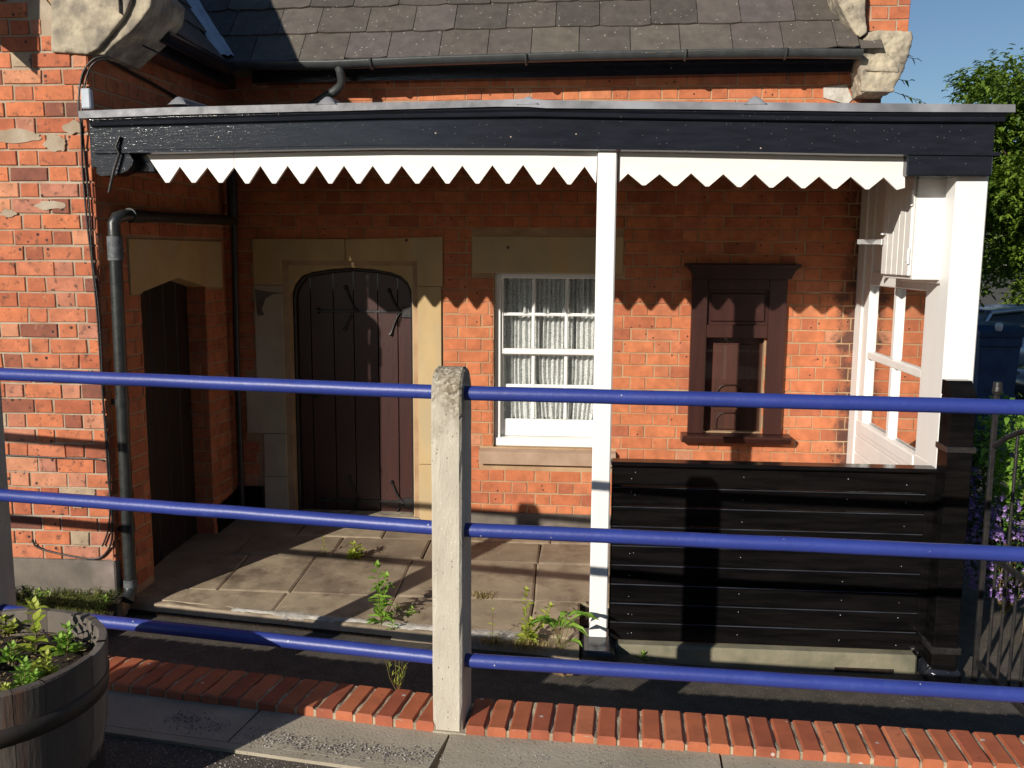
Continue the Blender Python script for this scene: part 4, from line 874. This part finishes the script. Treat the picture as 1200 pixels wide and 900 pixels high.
end_ = Vector((XB+.08, D-.1, te.z+.10)); mb = MB(); mb.tube(pe+[pe[-1]*.5+end_*.5, end_], .034, n=16); mb.tube([pe[-1], pe[-1]*.9+end_*.1], .041, n=16)
mb.tube([end_+Vector((0,.0,-.02)), end_+Vector((0,0,.45))], .036, n=16); mb.build('branch_pipe', M['pipe'], dp)
for z in (.78, -.28, 0.04):
    f = (z-t0_.z)/(t_.z-t0_.z); p = t0_+(t_-t0_)*f; mb = MB(); mb.tube([p-Vector((0,0,.022)), p+Vector((0,0,.022))], .0385, n=20); mb.box(p.x-.1, p.x, p.y+.0, p.y+.02, p.z-.015, p.z+.015, b=.003)
    mb.build('bracket', M['pipe'] if z != -.28 else M['pipe_worn'], dp)
# thin second pipe in the inner corner
cp_ = empty('corner_pipe', (XB+.08, D-.1, -.3), 'dark drainpipe in the inner corner left of the arched door', 'pipe')
mb = MB(); mb.tube([(XB+.075, D-.07, 1.98), (XB+.06, D-.07, .9), (XB+.06, D-.07, -.33)], .022, n=12); mb.build('downpipe', M['pipe'], cp_)
# cables
def cable(pts, r, label, y=YW-.018, nm='cable'):
    mb_ = MB(); P3 = [Vector((W(a, b, y+d_)[0], y+d_, W(a, b, y+d_)[1])) for a, b, d_ in pts]
    dense = []
    for i in range(len(P3)-1):
        for k in range(4):
            t = k/4; p0, p1, p2, p3 = P3[max(i-1,0)], P3[i], P3[i+1], P3[min(i+2, len(P3)-1)]
            dense.append(.5*((2*p1)+(-p0+p2)*t+(2*p0-5*p1+4*p2-p3)*t*t+(-p0+3*p1-3*p2+p3)*t**3))
    dense.append(P3[-1]); mb_.tube(dense, r, n=8); o_ = mb_.build(nm, M['black_iron']); return tag(o_, label, 'cable')
cable([(128,66,.03),(112,68,0),(100,80,0),(94,98,0),(92,128,-.02),(95,150,-.02),(97,200,0),(102,260,0),(108,310,0),(114,370,0),(118,430,0),(123,500,0),(127,560,0),(131,600,0),(131,632,0),(124,648,0),(110,655,0),(75,650,0),(45,642,0),(38,632,0)], .0055, 'black cable looping down the wing corner and back along its foot')
cable([(125,69,.03),(110,74,0),(101,92,0),(96,130,-.02),(99,180,0),(104,235,0),(108,300,0),(115,355,0),(119,415,0),(121,470,0),(128,540,0),(129,590,0),(127,620,0),(120,640,0)], .005, 'thinner inner cable running beside the looped one on the wing corner')
cable([(0,533,.0),(40,535,.0),(80,537,0),(112,538,0),(121,540,0)], .0045, 'thin grey cable clipped level across the wing wall')
mb = MB(); pts = [Mr@Vector((u, -.02, z)) for u, z in (ret(115,66), ret(140,80), ret(170,95), ret(210,118), ret(240,130), ret(262,140))]; mb.tube(pts, .009, n=8); tag(mb.build('cable', M['black_iron']), 'black cable sloping along the shaded return wall above the porch', 'cable')

# ================================================================ BARREL
bc = Vector((-1.753, 2.464, 0)); RB = .343; ZR = .45
BA = empty('barrel_planter', (bc.x, bc.y, -.04), 'half barrel planter of weathered staves at the lower left', 'planter')
mb = MB(); rnd = random.Random(2); a = 0
while a < 2*math.pi-.02:
    wa = rnd.uniform(.2, .34); wa = min(wa, 2*math.pi-a); b_ = a+wa-.004; t = rnd.random(); dz = rnd.uniform(-.004,.004); dr = rnd.uniform(-.002,.002)
    prof = [(RB-.055,-.04),(RB-.012+dr,.2),(RB+dr,ZR-.006+dz),(RB-.004+dr,ZR+dz),(RB-.026,ZR+dz),(RB-.03,ZR-.004+dz),(RB-.04,.25)]
    prof[0] = (RB-.06, -.04)
    mb.lathe(prof, (bc.x, bc.y, 0), n=5, tone=t, a0=a, a1=b_, smooth=False); a += wa
mb.build('staves', M['barrel'], BA)
mb = MB(); mb.lathe([(RB-.03,.0),(RB-.022,.38),(RB-.04,.38)], (bc.x, bc.y, 0), n=40); mb.build('barrel_lining', M['dark'], BA)
for z, r_ in ((ZR-.125, RB-.004), (.1, RB-.03)):
    mb = MB(); mb.lathe([(r_-.008,z-.026),(r_-.001,z-.025),(r_+.003,z+.028),(r_-.004,z+.029)], (bc.x, bc.y, 0), n=64); mb.build('hoop', M['hoop'], BA)
mb = MB(); vs = []; fs = []; rr_ = 14; ss = 48
for i in range(rr_+1):
    for k in range(ss):
        r_ = (RB-.028)*i/rr_; a = 2*math.pi*k/ss; x, y = bc.x+r_*math.cos(a), bc.y+r_*math.sin(a); vs.append((x, y, ZR-.075+.03*noise.noise(Vector((x*14, y*14, 0)))+.012*noise.noise(Vector((x*45, y*45, 0)))))
for i in range(rr_):
    for k in range(ss): fs.append((i*ss+k, i*ss+(k+1) % ss, (i+1)*ss+(k+1) % ss, (i+1)*ss+k))
mb.add(vs, fs, smooth=True); mb.build('soil', M['soil'], BA)

# ================================================================ PLANTS
def plant(base, h, n, ls, label, name='weed', lm='leaf_weed', seed=1, lean=(0,0), wr=.45, group=None, cat='weed', flower=False, up_=.35, branch=0, r=.0025):
    rnd_ = random.Random(seed); b_ = Vector(base); o_ = empty(name, b_, label, cat, group)
    st = MB(); lf = MB()
    stems = [(b_, Vector((lean[0], lean[1], 1)), h)]
    for k in range(branch): a = rnd_.random()*6.28; stems.append((b_, Vector((math.cos(a)*rnd_.uniform(.3,.8), math.sin(a)*rnd_.uniform(.3,.8), 1)), h*rnd_.uniform(.5,.95)))
    for (q, dr, hh) in stems:
        dr = dr.normalized(); pts_ = [q+dr*hh*t+Vector((rnd_.uniform(-.004,.004), rnd_.uniform(-.004,.004), 0)) for t in (0,.25,.5,.75,1)]
        st.tube(pts_, [r, r*.9, r*.8, r*.6, r*.4], n=6)
        for i in range(n):
            t = (i+.6)/n; p = q+dr*hh*t; a0_ = i*2.4+rnd_.random()
            for s_ in (0, math.pi):
                a = a0_+s_; L_ = ls*(1-.45*t)*rnd_.uniform(.7,1.2); lf.leaf(p, (math.cos(a), math.sin(a), up_+rnd_.uniform(-.2,.4)), L_, L_*wr, rnd_.random(), rnd_.uniform(0,.35))
        for k in range(4): a = k*1.6; lf.leaf(q+dr*hh, (math.cos(a), math.sin(a), 1.2), ls*.45, ls*.25, .9, 0)
    st.build('stem', M['stem'], o_); lf.build('leaves', M[lm], o_); return o_
F3 = lambda x, y: (x, y, fz(y))
plant(F3(-1.10, 4.86), .33, 12, .10, 'tallest weed, a leafy upright stem on the flags left of the concrete post', seed=3, lean=(-.06,.02), wr=.42, branch=1)
plant(F3(-1.02, 4.80), .04, 3, .05, 'tiny weed sprouting beside the foot of the tallest weed', seed=13, up_=.3)
plant(F3(-1.48, 5.78), .10, 7, .075, 'compact yellow green weed in the paving before the arched door', seed=4, lm='leaf_yellow', branch=3)
plant(F3(-1.70, 5.84), .12, 5, .035, 'thin straggly weed beside the compact one near the door', seed=5, lm='leaf_yellow')
plant(F3(-.28, 4.70), .29, 13, .075, 'bushy upright weed between the concrete post and the white post', seed=6, lm='leaf_yellow', branch=2, wr=.4)
plant(F3(-.46, 4.72), .17, 3, .04, 'sparse yellowed weed just right of the concrete post', seed=7, lm='leaf_yellow')
plant(F3(-1.4+.45, 5.0), .03, 3, .05, 'flat little weed in a joint right of the tallest weed', seed=17, up_=.1)
plant((.35, 4.80, -.583), .06, 4, .06, 'small green weed at the foot of the concrete plinth', seed=8, branch=1)
# dandelion like rosette
o = empty('weed', F3(-.1, 4.66), 'spreading weed with long drooping leaves beside the black post block', 'weed'); lf = MB(); st = MB(); rnd = random.Random(12)
for k in range(13):
    a = rnd.random()*6.28; hh = rnd.uniform(.04,.2); p = Vector(F3(-.1+rnd.uniform(-.02,.02), 4.66)); q = p+Vector((math.cos(a)*.04, math.sin(a)*.04, hh)); st.tube([p, p*.5+q*.5, q], .002, n=5); lf.leaf(q, (math.cos(a), math.sin(a), .5), rnd.uniform(.1,.18), .045, rnd.random(), .5)
st.build('stem', M['stem'], o); lf.build('leaves', M['leaf_weed'], o)
def tuft(base, n, h, sp, label, lm='grass', seed=1, name='grass_tuft', cat='grass', parent=None):
    rnd_ = random.Random(seed); mb_ = MB()
    for i in range(n):
        p = Vector(base)+Vector((rnd_.gauss(0, sp), rnd_.gauss(0, sp*.5), 0)); a = rnd_.random()*6.28; l = h*rnd_.uniform(.4,1.1); d_ = Vector((math.cos(a), math.sin(a), 0)); o1 = rnd_.uniform(.2,.9); w_ = Vector((-d_.y, d_.x, 0))*.0022
        q = [p, p+d_*l*o1*.35+Vector((0,0,l*.6)), p+d_*l*o1+Vector((0,0,l*.75))]
        mb_.add([q[0]-w_, q[0]+w_, q[1]+w_*.8, q[1]-w_*.8, q[2]], [(0,1,2,3),(3,2,4)], rnd_.random())
    o_ = mb_.build(name, M[lm]); 
    return tag(o_, label, cat)
tuft(F3(-.46, 4.68), 130, .06, .04, 'dry grass tuft at the floor edge beside the concrete post', 'dry', 2)
tuft(F3(-.27, 4.67), 170, .06, .06, 'dry straw tuft around the foot of the bushy weed', 'dry', 3)
tuft(F3(-.58, 5.26), 90, .05, .035, 'small dry tuft in a paving joint right of the concrete post', 'dry', 4)
tuft(F3(-1.02, 5.05), 40, .05, .03, 'few thin blades in the joint near the tallest weed', 'grass', 5)
# ragged grass along the wing wall
mb = MB(); rnd = random.Random(44); 
def soilpatch():
    m_ = MB(); vs_ = []
    for i in range(31):
        for k in range(9):
            x = -5.2+2.6*i/30; y = 4.6+.33*k/8; vs_.append((x, y, -.46+.13*(k/8)+.03*noise.noise(Vector((x*6, y*6, 0)))-(.06 if k == 0 else 0)))
    m_.add(vs_, [(i*9+k, (i+1)*9+k, (i+1)*9+k+1, i*9+k+1) for i in range(30) for k in range(8)], smooth=True); return m_.build('soil_strip', M['soil'])
struct(soilpatch())
for i in range(1500):
    x = -2.66-abs(rnd.gauss(0,.4)); y = rnd.uniform(4.66,4.9); p = Vector((x, y, -.44+(y-4.66)*.4)); a = rnd.random()*6.28; l = rnd.uniform(.04,.13); d_ = Vector((math.cos(a), math.sin(a), 0)); w_ = Vector((-d_.y, d_.x, 0))*.003; o1 = rnd.uniform(.5,1.4)
    q = [p, p+d_*l*o1*.4+Vector((0,0,l*.5)), p+d_*l*o1+Vector((0,0,l*.45))]; mb.add([q[0]-w_, q[0]+w_, q[1]+w_*.8, q[1]-w_*.8, q[2]], [(0,1,2,3),(3,2,4)], rnd.random())
tag(mb.build('grass', M['grass']), 'ragged strip of grass along the foot of the wing wall', 'grass', kind='stuff')
plant((-3.3, 4.72, -.41), .16, 5, .09, 'broad leaved weed at the left end of the grass strip', seed=31, wr=.6, branch=2)
plant((-3.02, 4.75, -.40), .13, 5, .06, 'mid green weed in the middle of the grass strip', seed=32, branch=3)
plant((-2.66, 4.8, -.41), .10, 5, .05, 'small green weed at the foot of the drainpipe', seed=33, branch=2)
# thin flowering weed behind the kerb
o = empty('weed', (-.905, 3.30, -.55), 'thin branching weed standing up behind the kerb left of the post', 'weed'); st = MB(); lf = MB(); rnd = random.Random(6); b0v = Vector((-.67, 3.235, -.02)); o.location = b0v
for k in range(7):
    a = rnd.uniform(-1, 1); q = b0v+Vector((a*.05, rnd.uniform(-.02,.02), rnd.uniform(.08,.15))); st.tube([b0v, b0v*.5+q*.5+Vector((a*.01,0,0)), q], .0012, n=5); lf.leaf(q, (a, 0, 1), .012, .006, .9, 0)
    for t in (.3,.55,.8): p = b0v*(1-t)+q*t; lf.leaf(p, (rnd.uniform(-1,1), rnd.uniform(-1,1), .9), .03, .005, rnd.random(), 0)
st.build('stem', M['stem'], o); lf.build('leaves', M['leaf_yellow'], o)
# barrel seedlings
zs_ = ZR-.075
def bp(px, py): # point on soil plane under a sight line
    d = (px-600)*rx-(py-450)*ux+F*fwd; t = (zs_-EYE)/d.z; return (d.x*t, d.y*t, zs_-.005)
bl_ = [((42,770),.17,5,.075,'tallest seedling in the barrel, with pale lobed leaves'),((80,768),.09,4,.065,'seedling near the right rim of the barrel'),((55,795),.07,5,.06,'low spreading seedling in the middle of the barrel'),((30,808),.08,5,.06,'bright tuft of seedling leaves at the front of the barrel'),((4,745),.06,3,.06,'seedling cut by the left edge of the picture'),((15,778),.06,3,.05,'small seedling behind the front tuft in the barrel'),((5,815),.03,4,.035,'tiny yellow seedlings by the front left rim of the barrel')]
for i, (pp, h_, n_, l_, lb_) in enumerate(bl_):
    plant(bp(*pp), h_, n_, l_, lb_, name='seedling', lm='leaf_yellow' if i % 2 == 0 else 'leaf_weed', seed=60+i, wr=.6, group=None, cat='seedling', branch=2 if i != 0 else 1, r=.002, up_=.5)
mb = MB(); rnd = random.Random(71)
for i in range(500):
    a = rnd.random()*6.28; r_ = RB*.88*math.sqrt(rnd.random()); mb.leaf((bc.x+r_*math.cos(a), bc.y+r_*math.sin(a), zs_+.01+rnd.random()*.01), (rnd.uniform(-1,1), rnd.uniform(-1,1), rnd.uniform(-.2,.5)), rnd.uniform(.008,.02), .006, rnd.random(), .1)
tag(mb.build('plant_litter', M['dry']), 'withered bits and tiny sprouts over the barrel soil', 'plant litter', kind='stuff')
# dead leaf
mb = MB(); x, y = -.062, 4.42
mb.leaf((x, y, gz(x,y)+.01), (-1,.3,.1), .07, .045, .5, 0); mb.leaf((x, y, gz(x,y)+.015), (1,.2,.2), .05, .04, .6, 0); tag(mb.build('dead_leaf', M['leafbrown']), 'curled brown leaf lying on the asphalt right of the concrete post', 'leaf')
# ivy sprigs at the gable
for (px, py, n_, lb_) in ((1058,66,2,'uppermost dark ivy sprig on the right kneeler stone'),(1050,92,2,'middle dark ivy sprig below the right kneeler stone'),(1052,108,6,'lowest and leafiest ivy sprig just above the lead roof')):
    x, z = W(px, py, 6.5); o = empty('ivy_sprig', (x, 6.5, z), lb_, 'ivy'); st = MB(); lf = MB(); rnd = random.Random(px); q = Vector((x+.02*n_+.03, 6.46, z-.012*n_)); st.tube([Vector((x-.02,6.5,z)), q], .002, n=5)
    for i in range(n_+1): t = (i+1)/(n_+1); p = Vector((x,6.5,z))*(1-t)+q*t; lf.leaf(p, (rnd.uniform(.2,1), rnd.uniform(-.6,.2), rnd.uniform(-1,.4)), .045, .034, rnd.random(), .4)
    st.build('stem', M['stem'], o); lf.build('leaves', M['leaf_dark'], o)

# ================================================================ BACKGROUND, RIGHT
def tree(name, base, h, cc, rad, n, label, seed, ls=.16, tr=.14):
    rnd_ = random.Random(seed); o_ = empty(name, base, label, 'tree'); b_ = Vector(base); mb_ = MB()
    top = Vector(cc)
    mb_.tube([b_, b_+Vector((.05,0,h*.25)), b_*.4+top*.6, top+Vector((0,0,rad[2]*.6))], [tr, tr*.8, tr*.5, tr*.12], n=10)
    clumps = []
    for i in range(100):
        while True:
            v = Vector((rnd_.uniform(-1,1), rnd_.uniform(-1,1), rnd_.uniform(-1,1)))
            if .3 < v.length < 1.12: break
        c_ = top+Vector((v.x*rad[0], v.y*rad[1], v.z*rad[2])); clumps.append((c_, rnd_.uniform(.28,.5)*min(rad)*.75, rnd_.random()))
        if i % 3 == 0: s0 = b_*.3+top*.7; mb_.tube([s0, s0*.5+c_*.5+Vector((0,0,.1)), c_], [tr*.3, tr*.16, tr*.05], n=6)
    mb_.build('trunk', M['bark'], o_); lf_ = MB()
    for i in range(n):
        c_, r_, t_0 = clumps[rnd_.randrange(len(clumps))]
        v = Vector((rnd_.gauss(0,.5), rnd_.gauss(0,.5), rnd_.gauss(0,.38)))
        if v.length > 1.15: v = v.normalized()*rnd_.uniform(.6,1.1)
        p = c_+v*r_
        a = rnd_.random()*6.28; d_ = Vector((math.cos(a)+v.x, math.sin(a)+v.y, rnd_.uniform(-.5,.4)))
        for k in range(2): lf_.leaf(p+d_*(ls*.3*k), d_+Vector((rnd_.uniform(-.6,.6), rnd_.uniform(-.6,.6), rnd_.uniform(-.3,.3))), ls*rnd_.uniform(.5,1.0), ls*.42, min(1, max(0, t_0*.6+rnd_.random()*.45)), .3)
    lf_.build('crown', M['leaf_tree'], o_); return o_
tree('garden_tree', (7.3, 14.5, gz(7,14)), 5, (7.2, 14.2, 3.02), (2.15, 1.9, 1.7), 38000, 'large yellow green tree beyond the right end of the porch', 5, ls=.12)
tree('garden_tree', (12.5, 27, gz(12,27)), 5, (13.2, 27, 2.6), (4.2, 2.2, 2.6), 14000, 'further tree behind the parked cars at the right edge', 6, ls=.24)
def car(x, y, rz, paint, label):
    o_ = empty('parked_car', (x, y, gz(x, y)), label, 'car'); o_.rotation_euler.z = rz
    def sec(L_list): return L_list
    def loft(sts, name, mt, par):
        mb_ = MB(); vs_ = []; k_ = 0
        for (xx, zb, zt2, hw, hwt) in sts:
            ring_ = [(-hw*.9, zb), (-hw, zb+.12), (-hw, (zb+zt2)*.5), (-hwt, zt2-.05), (-hwt*.85, zt2), (0, zt2+.02), (hwt*.85, zt2), (hwt, zt2-.05), (hw, (zb+zt2)*.5), (hw, zb+.12), (hw*.9, zb)]
            k_ = len(ring_); vs_ += [(xx, a, b) for a, b in ring_]
        m_ = len(sts); fs_ = [(i*k_+j, i*k_+(j+1) % k_, (i+1)*k_+(j+1) % k_, (i+1)*k_+j) for i in range(m_-1) for j in range(k_)]+[tuple(range(k_-1,-1,-1)), tuple((m_-1)*k_+j for j in range(k_))]
        mb_.add(vs_, fs_, smooth=True); me = bpy.data.meshes.new(name); me.from_pydata(mb_.v, [], mb_.f); me.polygons.foreach_set('use_smooth', mb_.sm); me.materials.append(mt); q_ = bpy.data.objects.new(name, me); col.objects.link(q_); q_.parent = par; return q_
    loft([(-2.0,.45,.75,.72,.66),(-1.95,.28,.86,.8,.74),(-1.5,.22,.93,.84,.78),(-.6,.2,.95,.85,.8),(.6,.2,.93,.85,.8),(1.2,.22,.88,.84,.76),(1.75,.26,.76,.8,.68),(1.98,.36,.62,.7,.6)], 'body', paint, o_)
    loft([(-1.72,.9,.93,.74,.7),(-1.35,.9,1.36,.76,.6),(-.6,.9,1.46,.77,.6),(.2,.9,1.44,.77,.6),(.55,.9,1.32,.76,.6),(1.2,.86,.89,.74,.7)], 'windows', M['car_glass_solid'], o_)
    loft([(-1.33,1.33,1.385,.64,.58),(-.6,1.41,1.48,.64,.59),(.2,1.40,1.465,.64,.59),(.5,1.30,1.36,.64,.58)], 'roof', paint, o_)
    for nm_, pts_ in (('pillar', [(-1.62,.74,.93),(-1.33,.62,1.37)]), ('pillar', [(-.35,.775,.93),(-.38,.62,1.42)]), ('pillar', [(1.12,.74,.9),(.5,.62,1.35)])):
        for s_ in (-1, 1):
            mb_ = MB(); mb_.tube([(a, s_*(b+.012), c__) for a, b, c__ in pts_], .035, n=6); me = bpy.data.meshes.new(nm_); me.from_pydata(mb_.v, [], mb_.f); me.materials.append(paint); q_ = bpy.data.objects.new(nm_, me); col.objects.link(q_); q_.parent = o_
    for xx in (-1.25, 1.25):
        for s_ in (-1, 1):
            mb_ = MB(); mb_.tube([(xx, s_*.68, .31), (xx, s_*.70, .31), (xx, s_*.85, .31), (xx, s_*.87, .31)], [.26,.31,.31,.27], n=24)
            me = bpy.data.meshes.new('wheel'); me.from_pydata(mb_.v, [], mb_.f); me.materials.append(M['rubber']); q_ = bpy.data.objects.new('wheel', me); col.objects.link(q_); q_.parent = o_
            mb_ = MB(); mb_.tube([(xx, s_*.86, .31), (xx, s_*.88, .31)], [.2,.17], n=20); me = bpy.data.meshes.new('rim'); me.from_pydata(mb_.v, [], mb_.f); me.materials.append(M['alloy']); r2 = bpy.data.objects.new('rim', me); col.objects.link(r2); r2.parent = q_
    for xx, mt_ in ((1.88, M['alloy']), (-1.95, M['lamp_red'])):
        for s_ in (-1, 1):
            mb_ = MB(); mb_.box(xx-.06, xx+.06, s_*.55-.13, s_*.55+.13, .6, .72, b=.02); me = bpy.data.meshes.new('lamp'); me.from_pydata(mb_.v, [], mb_.f); me.materials.append(mt_); q_ = bpy.data.objects.new('lamp', me); col.objects.link(q_); q_.parent = o_
    return o_
M['car_glass_solid'] = mat('dark car windows', (.02,.03,.03), (.02,.035,.035), rough=.06, spec=1, bump=0)
car(10.3, 22.0, R(3), M['car_silver'], 'silver blue car parked furthest away beyond the bin')
car(9.25, 16.2, R(195), M['car_dark'], 'dark car with a sloping windscreen parked nearer, half cut by the right edge')
bn = empty('wheelie_bin', (5.55, 13, gz(5.5,13)), 'dark blue wheelie bin standing below the tree beyond the gate', 'bin')
mb = MB(); zb = gz(5.5,13); mb.prism([(0,0)]*0 or [(-.27,-.3),(.27,-.3),(.27,.3),(-.27,.3)], lambda a, b, k: (5.56+a*(1, .82)[k], 13.1+b*(1,.82)[k], (zb+1.42, zb+.1)[k])); mb.box(5.28,5.84,12.78,12.82,zb+1.3,zb+1.43,b=.01); mb.build('body', M['bin'], bn)
mb = MB(); mb.prismX([(12.76,zb+1.43),(12.74,zb+1.50),(12.95,zb+1.58),(13.42,zb+1.60),(13.45,zb+1.46)], 5.26, 5.86); mb.build('lid', M['bin'], bn)
for s_ in (-.2,.2):
    mb = MB(); mb.tube([(5.56+s_-.03,13.35,zb+.1),(5.56+s_+.03,13.35,zb+.1)], .1, n=16); mb.build('wheel', M['rubber'], bn)
mb = MB(); mb.lathe([(0,.07),(.035,.065),(.05,.03),(.04,-.03),(.03,-.04)], (5.48,12.7,zb+1.56), n=14); mb.build('knob', M['white'], bn)
gw = empty('garden_wall', (12, 31, gz(12,31)), 'low brown brick wall along the far side of the car park', 'wall')
mb = MB(); mb.box(4, 26, 31, 31.25, gz(12,31), gz(12,31)+1.0, b=.01); mb.build('wall_face', M['garden_wall'], gw)
mb = MB(); mb.box(4, 26, 30.96, 31.29, gz(12,31)+1.0, gz(12,31)+1.08, b=.02); mb.build('coping', M['stone_grey'], gw)
# shrub and purple flowers beyond the railing
def bush(name, c_, rad, n, lm, ls, label, seed, fl=0, cat='shrub'):
    rnd_ = random.Random(seed); o_ = empty(name, (c_[0], c_[1], gz(c_[0], c_[1])), label, cat); lf = MB(); fw = MB(); st = MB(); g0 = Vector((c_[0], c_[1], gz(c_[0], c_[1])))
    for i in range(14):
        v = Vector((rnd_.gauss(0,.4), rnd_.gauss(0,.4), rnd_.uniform(-.2,.7))); q_ = Vector((c_[0]+v.x*rad[0], c_[1]+v.y*rad[1], c_[2]+v.z*rad[2])); st.tube([g0, g0*.5+q_*.5+Vector((v.x*.1,0,0)), q_], [.008,.006,.003], n=5)
    for i in range(n):
        while True:
            v = Vector((rnd_.uniform(-1,1), rnd_.uniform(-1,1), rnd_.uniform(-1,1)))
            if v.length < 1: break
        v *= 1+.25*noise.noise(v*2.5+Vector((seed,0,0)))
        p = Vector((c_[0]+v.x*rad[0], c_[1]+v.y*rad[1], c_[2]+v.z*rad[2])); lf.leaf(p, (rnd_.uniform(-1,1), rnd_.uniform(-1,1), rnd_.uniform(-.4,1)), ls*rnd_.uniform(.6,1.3), ls*.45, rnd_.random(), .3)
    for i in range(fl):
        v = Vector((rnd_.gauss(0,1), rnd_.gauss(0,1)-.5, rnd_.gauss(0,1))).normalized(); v *= rnd_.uniform(.75,1.08)
        if noise.noise(v*3+Vector((seed,0,0))) < -.1: continue
        p = Vector((c_[0]+v.x*rad[0], c_[1]+v.y*rad[1], c_[2]+v.z*rad[2])); t = rnd_.random()
        for k in range(4): a = k*1.57+t; fw.leaf(p, (math.cos(a), -.7, math.sin(a)), .02, .016, t, 0)
    st.build('stem', M['stem'], o_); lf.build('leaves', M[lm], o_)
    if fl: fw.build('flowers', M['purple'], o_)
    return o_
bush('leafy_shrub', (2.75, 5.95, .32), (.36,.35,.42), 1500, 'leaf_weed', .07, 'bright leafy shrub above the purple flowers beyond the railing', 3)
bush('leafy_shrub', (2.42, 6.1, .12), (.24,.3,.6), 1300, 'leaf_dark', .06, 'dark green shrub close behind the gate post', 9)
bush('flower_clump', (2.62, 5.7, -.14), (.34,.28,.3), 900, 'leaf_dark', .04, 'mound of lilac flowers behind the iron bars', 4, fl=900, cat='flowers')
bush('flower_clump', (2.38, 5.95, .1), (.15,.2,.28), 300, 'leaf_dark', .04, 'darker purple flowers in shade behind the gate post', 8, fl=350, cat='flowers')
bs = empty('stone_bollard', (2.68, 5.42, -.58), 'short pale stone beside the lilac flowers', 'stone'); mb = MB(); mb.box(2.62,2.74,5.36,5.46,-.6,.1,b=.02); o = mb.build('block', M['stone'], bs)

# ================================================================ OUT OF FRAME, LEFT (its shade falls into the picture)
BB = empty('shade_caster_shrub', (-2.65, 1.3, -.04), 'clipped round shrub in a tub added out of view left of the camera for its shade', 'shrub')  # unseen shrub, added and shaped to throw shade on the barrel
SHR = (-2.65, 1.3)
mb = MB(); mb.lathe([(.2,-.04),(.24,.14),(.25,.15),(.23,.15),(.21,.12),(0,.12)], (SHR[0], SHR[1], 0), n=28); mb.build('tub', M['barrel'], BB)
mb = MB(); mb.tube([(SHR[0],SHR[1],.1),(SHR[0],SHR[1],.6)], [.03,.02], n=8); mb.build('stem', M['bark'], BB)
mb = MB(); rnd = random.Random(15)
for i in range(5200):
    v = Vector((rnd.gauss(0,1), rnd.gauss(0,1), rnd.gauss(0,1))).normalized()*rnd.uniform(.35,1)**.4
    mb.leaf((SHR[0]+v.x*.42, SHR[1]+v.y*.4, .47+v.z*.44), (v.x+rnd.uniform(-.6,.6), v.y+rnd.uniform(-.6,.6), v.z+rnd.uniform(-.5,.5)), .07, .045, rnd.random(), .1)
mb.build('leaves', M['leaf_dark'], BB)
LB = empty('wall_bracket', (-3.5, YW, 2.9), 'black timber canopy bracket on the wing wall left of view', 'bracket')
sh = lambda px, py, t: (lambda q: (q[0]-.615*t, YW-t, q[1]+.447*t))(W(px, py, YW))
mb = MB(); q1 = [sh(*p, .6) for p in ((20,-70),(20,30),(20,66),(44,88),(44,-70))]; mb.prismY([(a, c_) for a, b, c_ in q1], YW-.62, YW-.57)
q2 = [sh(*p, .6) for p in ((-80,-60),(-80,10),(-20,30),(0,52),(20,66),(20,-60))]; mb.prismY([(a, c_) for a, b, c_ in q2], YW-.618, YW-.572); mb.box(-3.62,-3.56,YW-.6,YW-.02,3.3,3.4,b=.004); mb.build('bracket_frame', M['black'], LB)

OB = empty('sky_blocker_building', (8, -9, -.05), 'brick building added unseen behind the camera to block sky light from the porch', 'building')  # unseen building, added to darken the sky light reaching the porch
mb = MB(); mb.box(-2.5, 22, -14, -9, -.6, 6.5, b=0); mb.build('wall', M['garden_wall'], OB)
mb = MB(); mb.prismX([(-14.4,6.45),(-8.6,6.45),(-11.5,9)], -2.8, 22.3); mb.build('roof', M['slate'], OB)
for i in range(7):
    mb = MB(); x = -.5+3.2*i; mb.box(x, x+1.1, -9.02, -8.95, 1, 2.8, b=.02); wn = mb.build('window', M['white'], OB); mb = MB(); mb.box(x+.08, x+1.02, -8.96, -8.94, 1.08, 2.72, b=0); mb.build('pane', M['car_glass_solid'], wn)
GR = {'weed': 'weeds growing in the paving and along the walls', 'seedling': 'seedlings in the barrel planter', 'ivy': 'ivy sprigs on the gable end', 'car': 'cars parked beyond the gate', 'cable': 'black cables on the wing', 'tree': 'trees beyond the porch', 'flowers': 'lilac flower clumps', 'grass': 'grass tufts on the porch floor'}
for o in col.objects:
    if o.parent is None and o.get('category') in GR and not o.get('kind'): o['group'] = GR[o['category']]
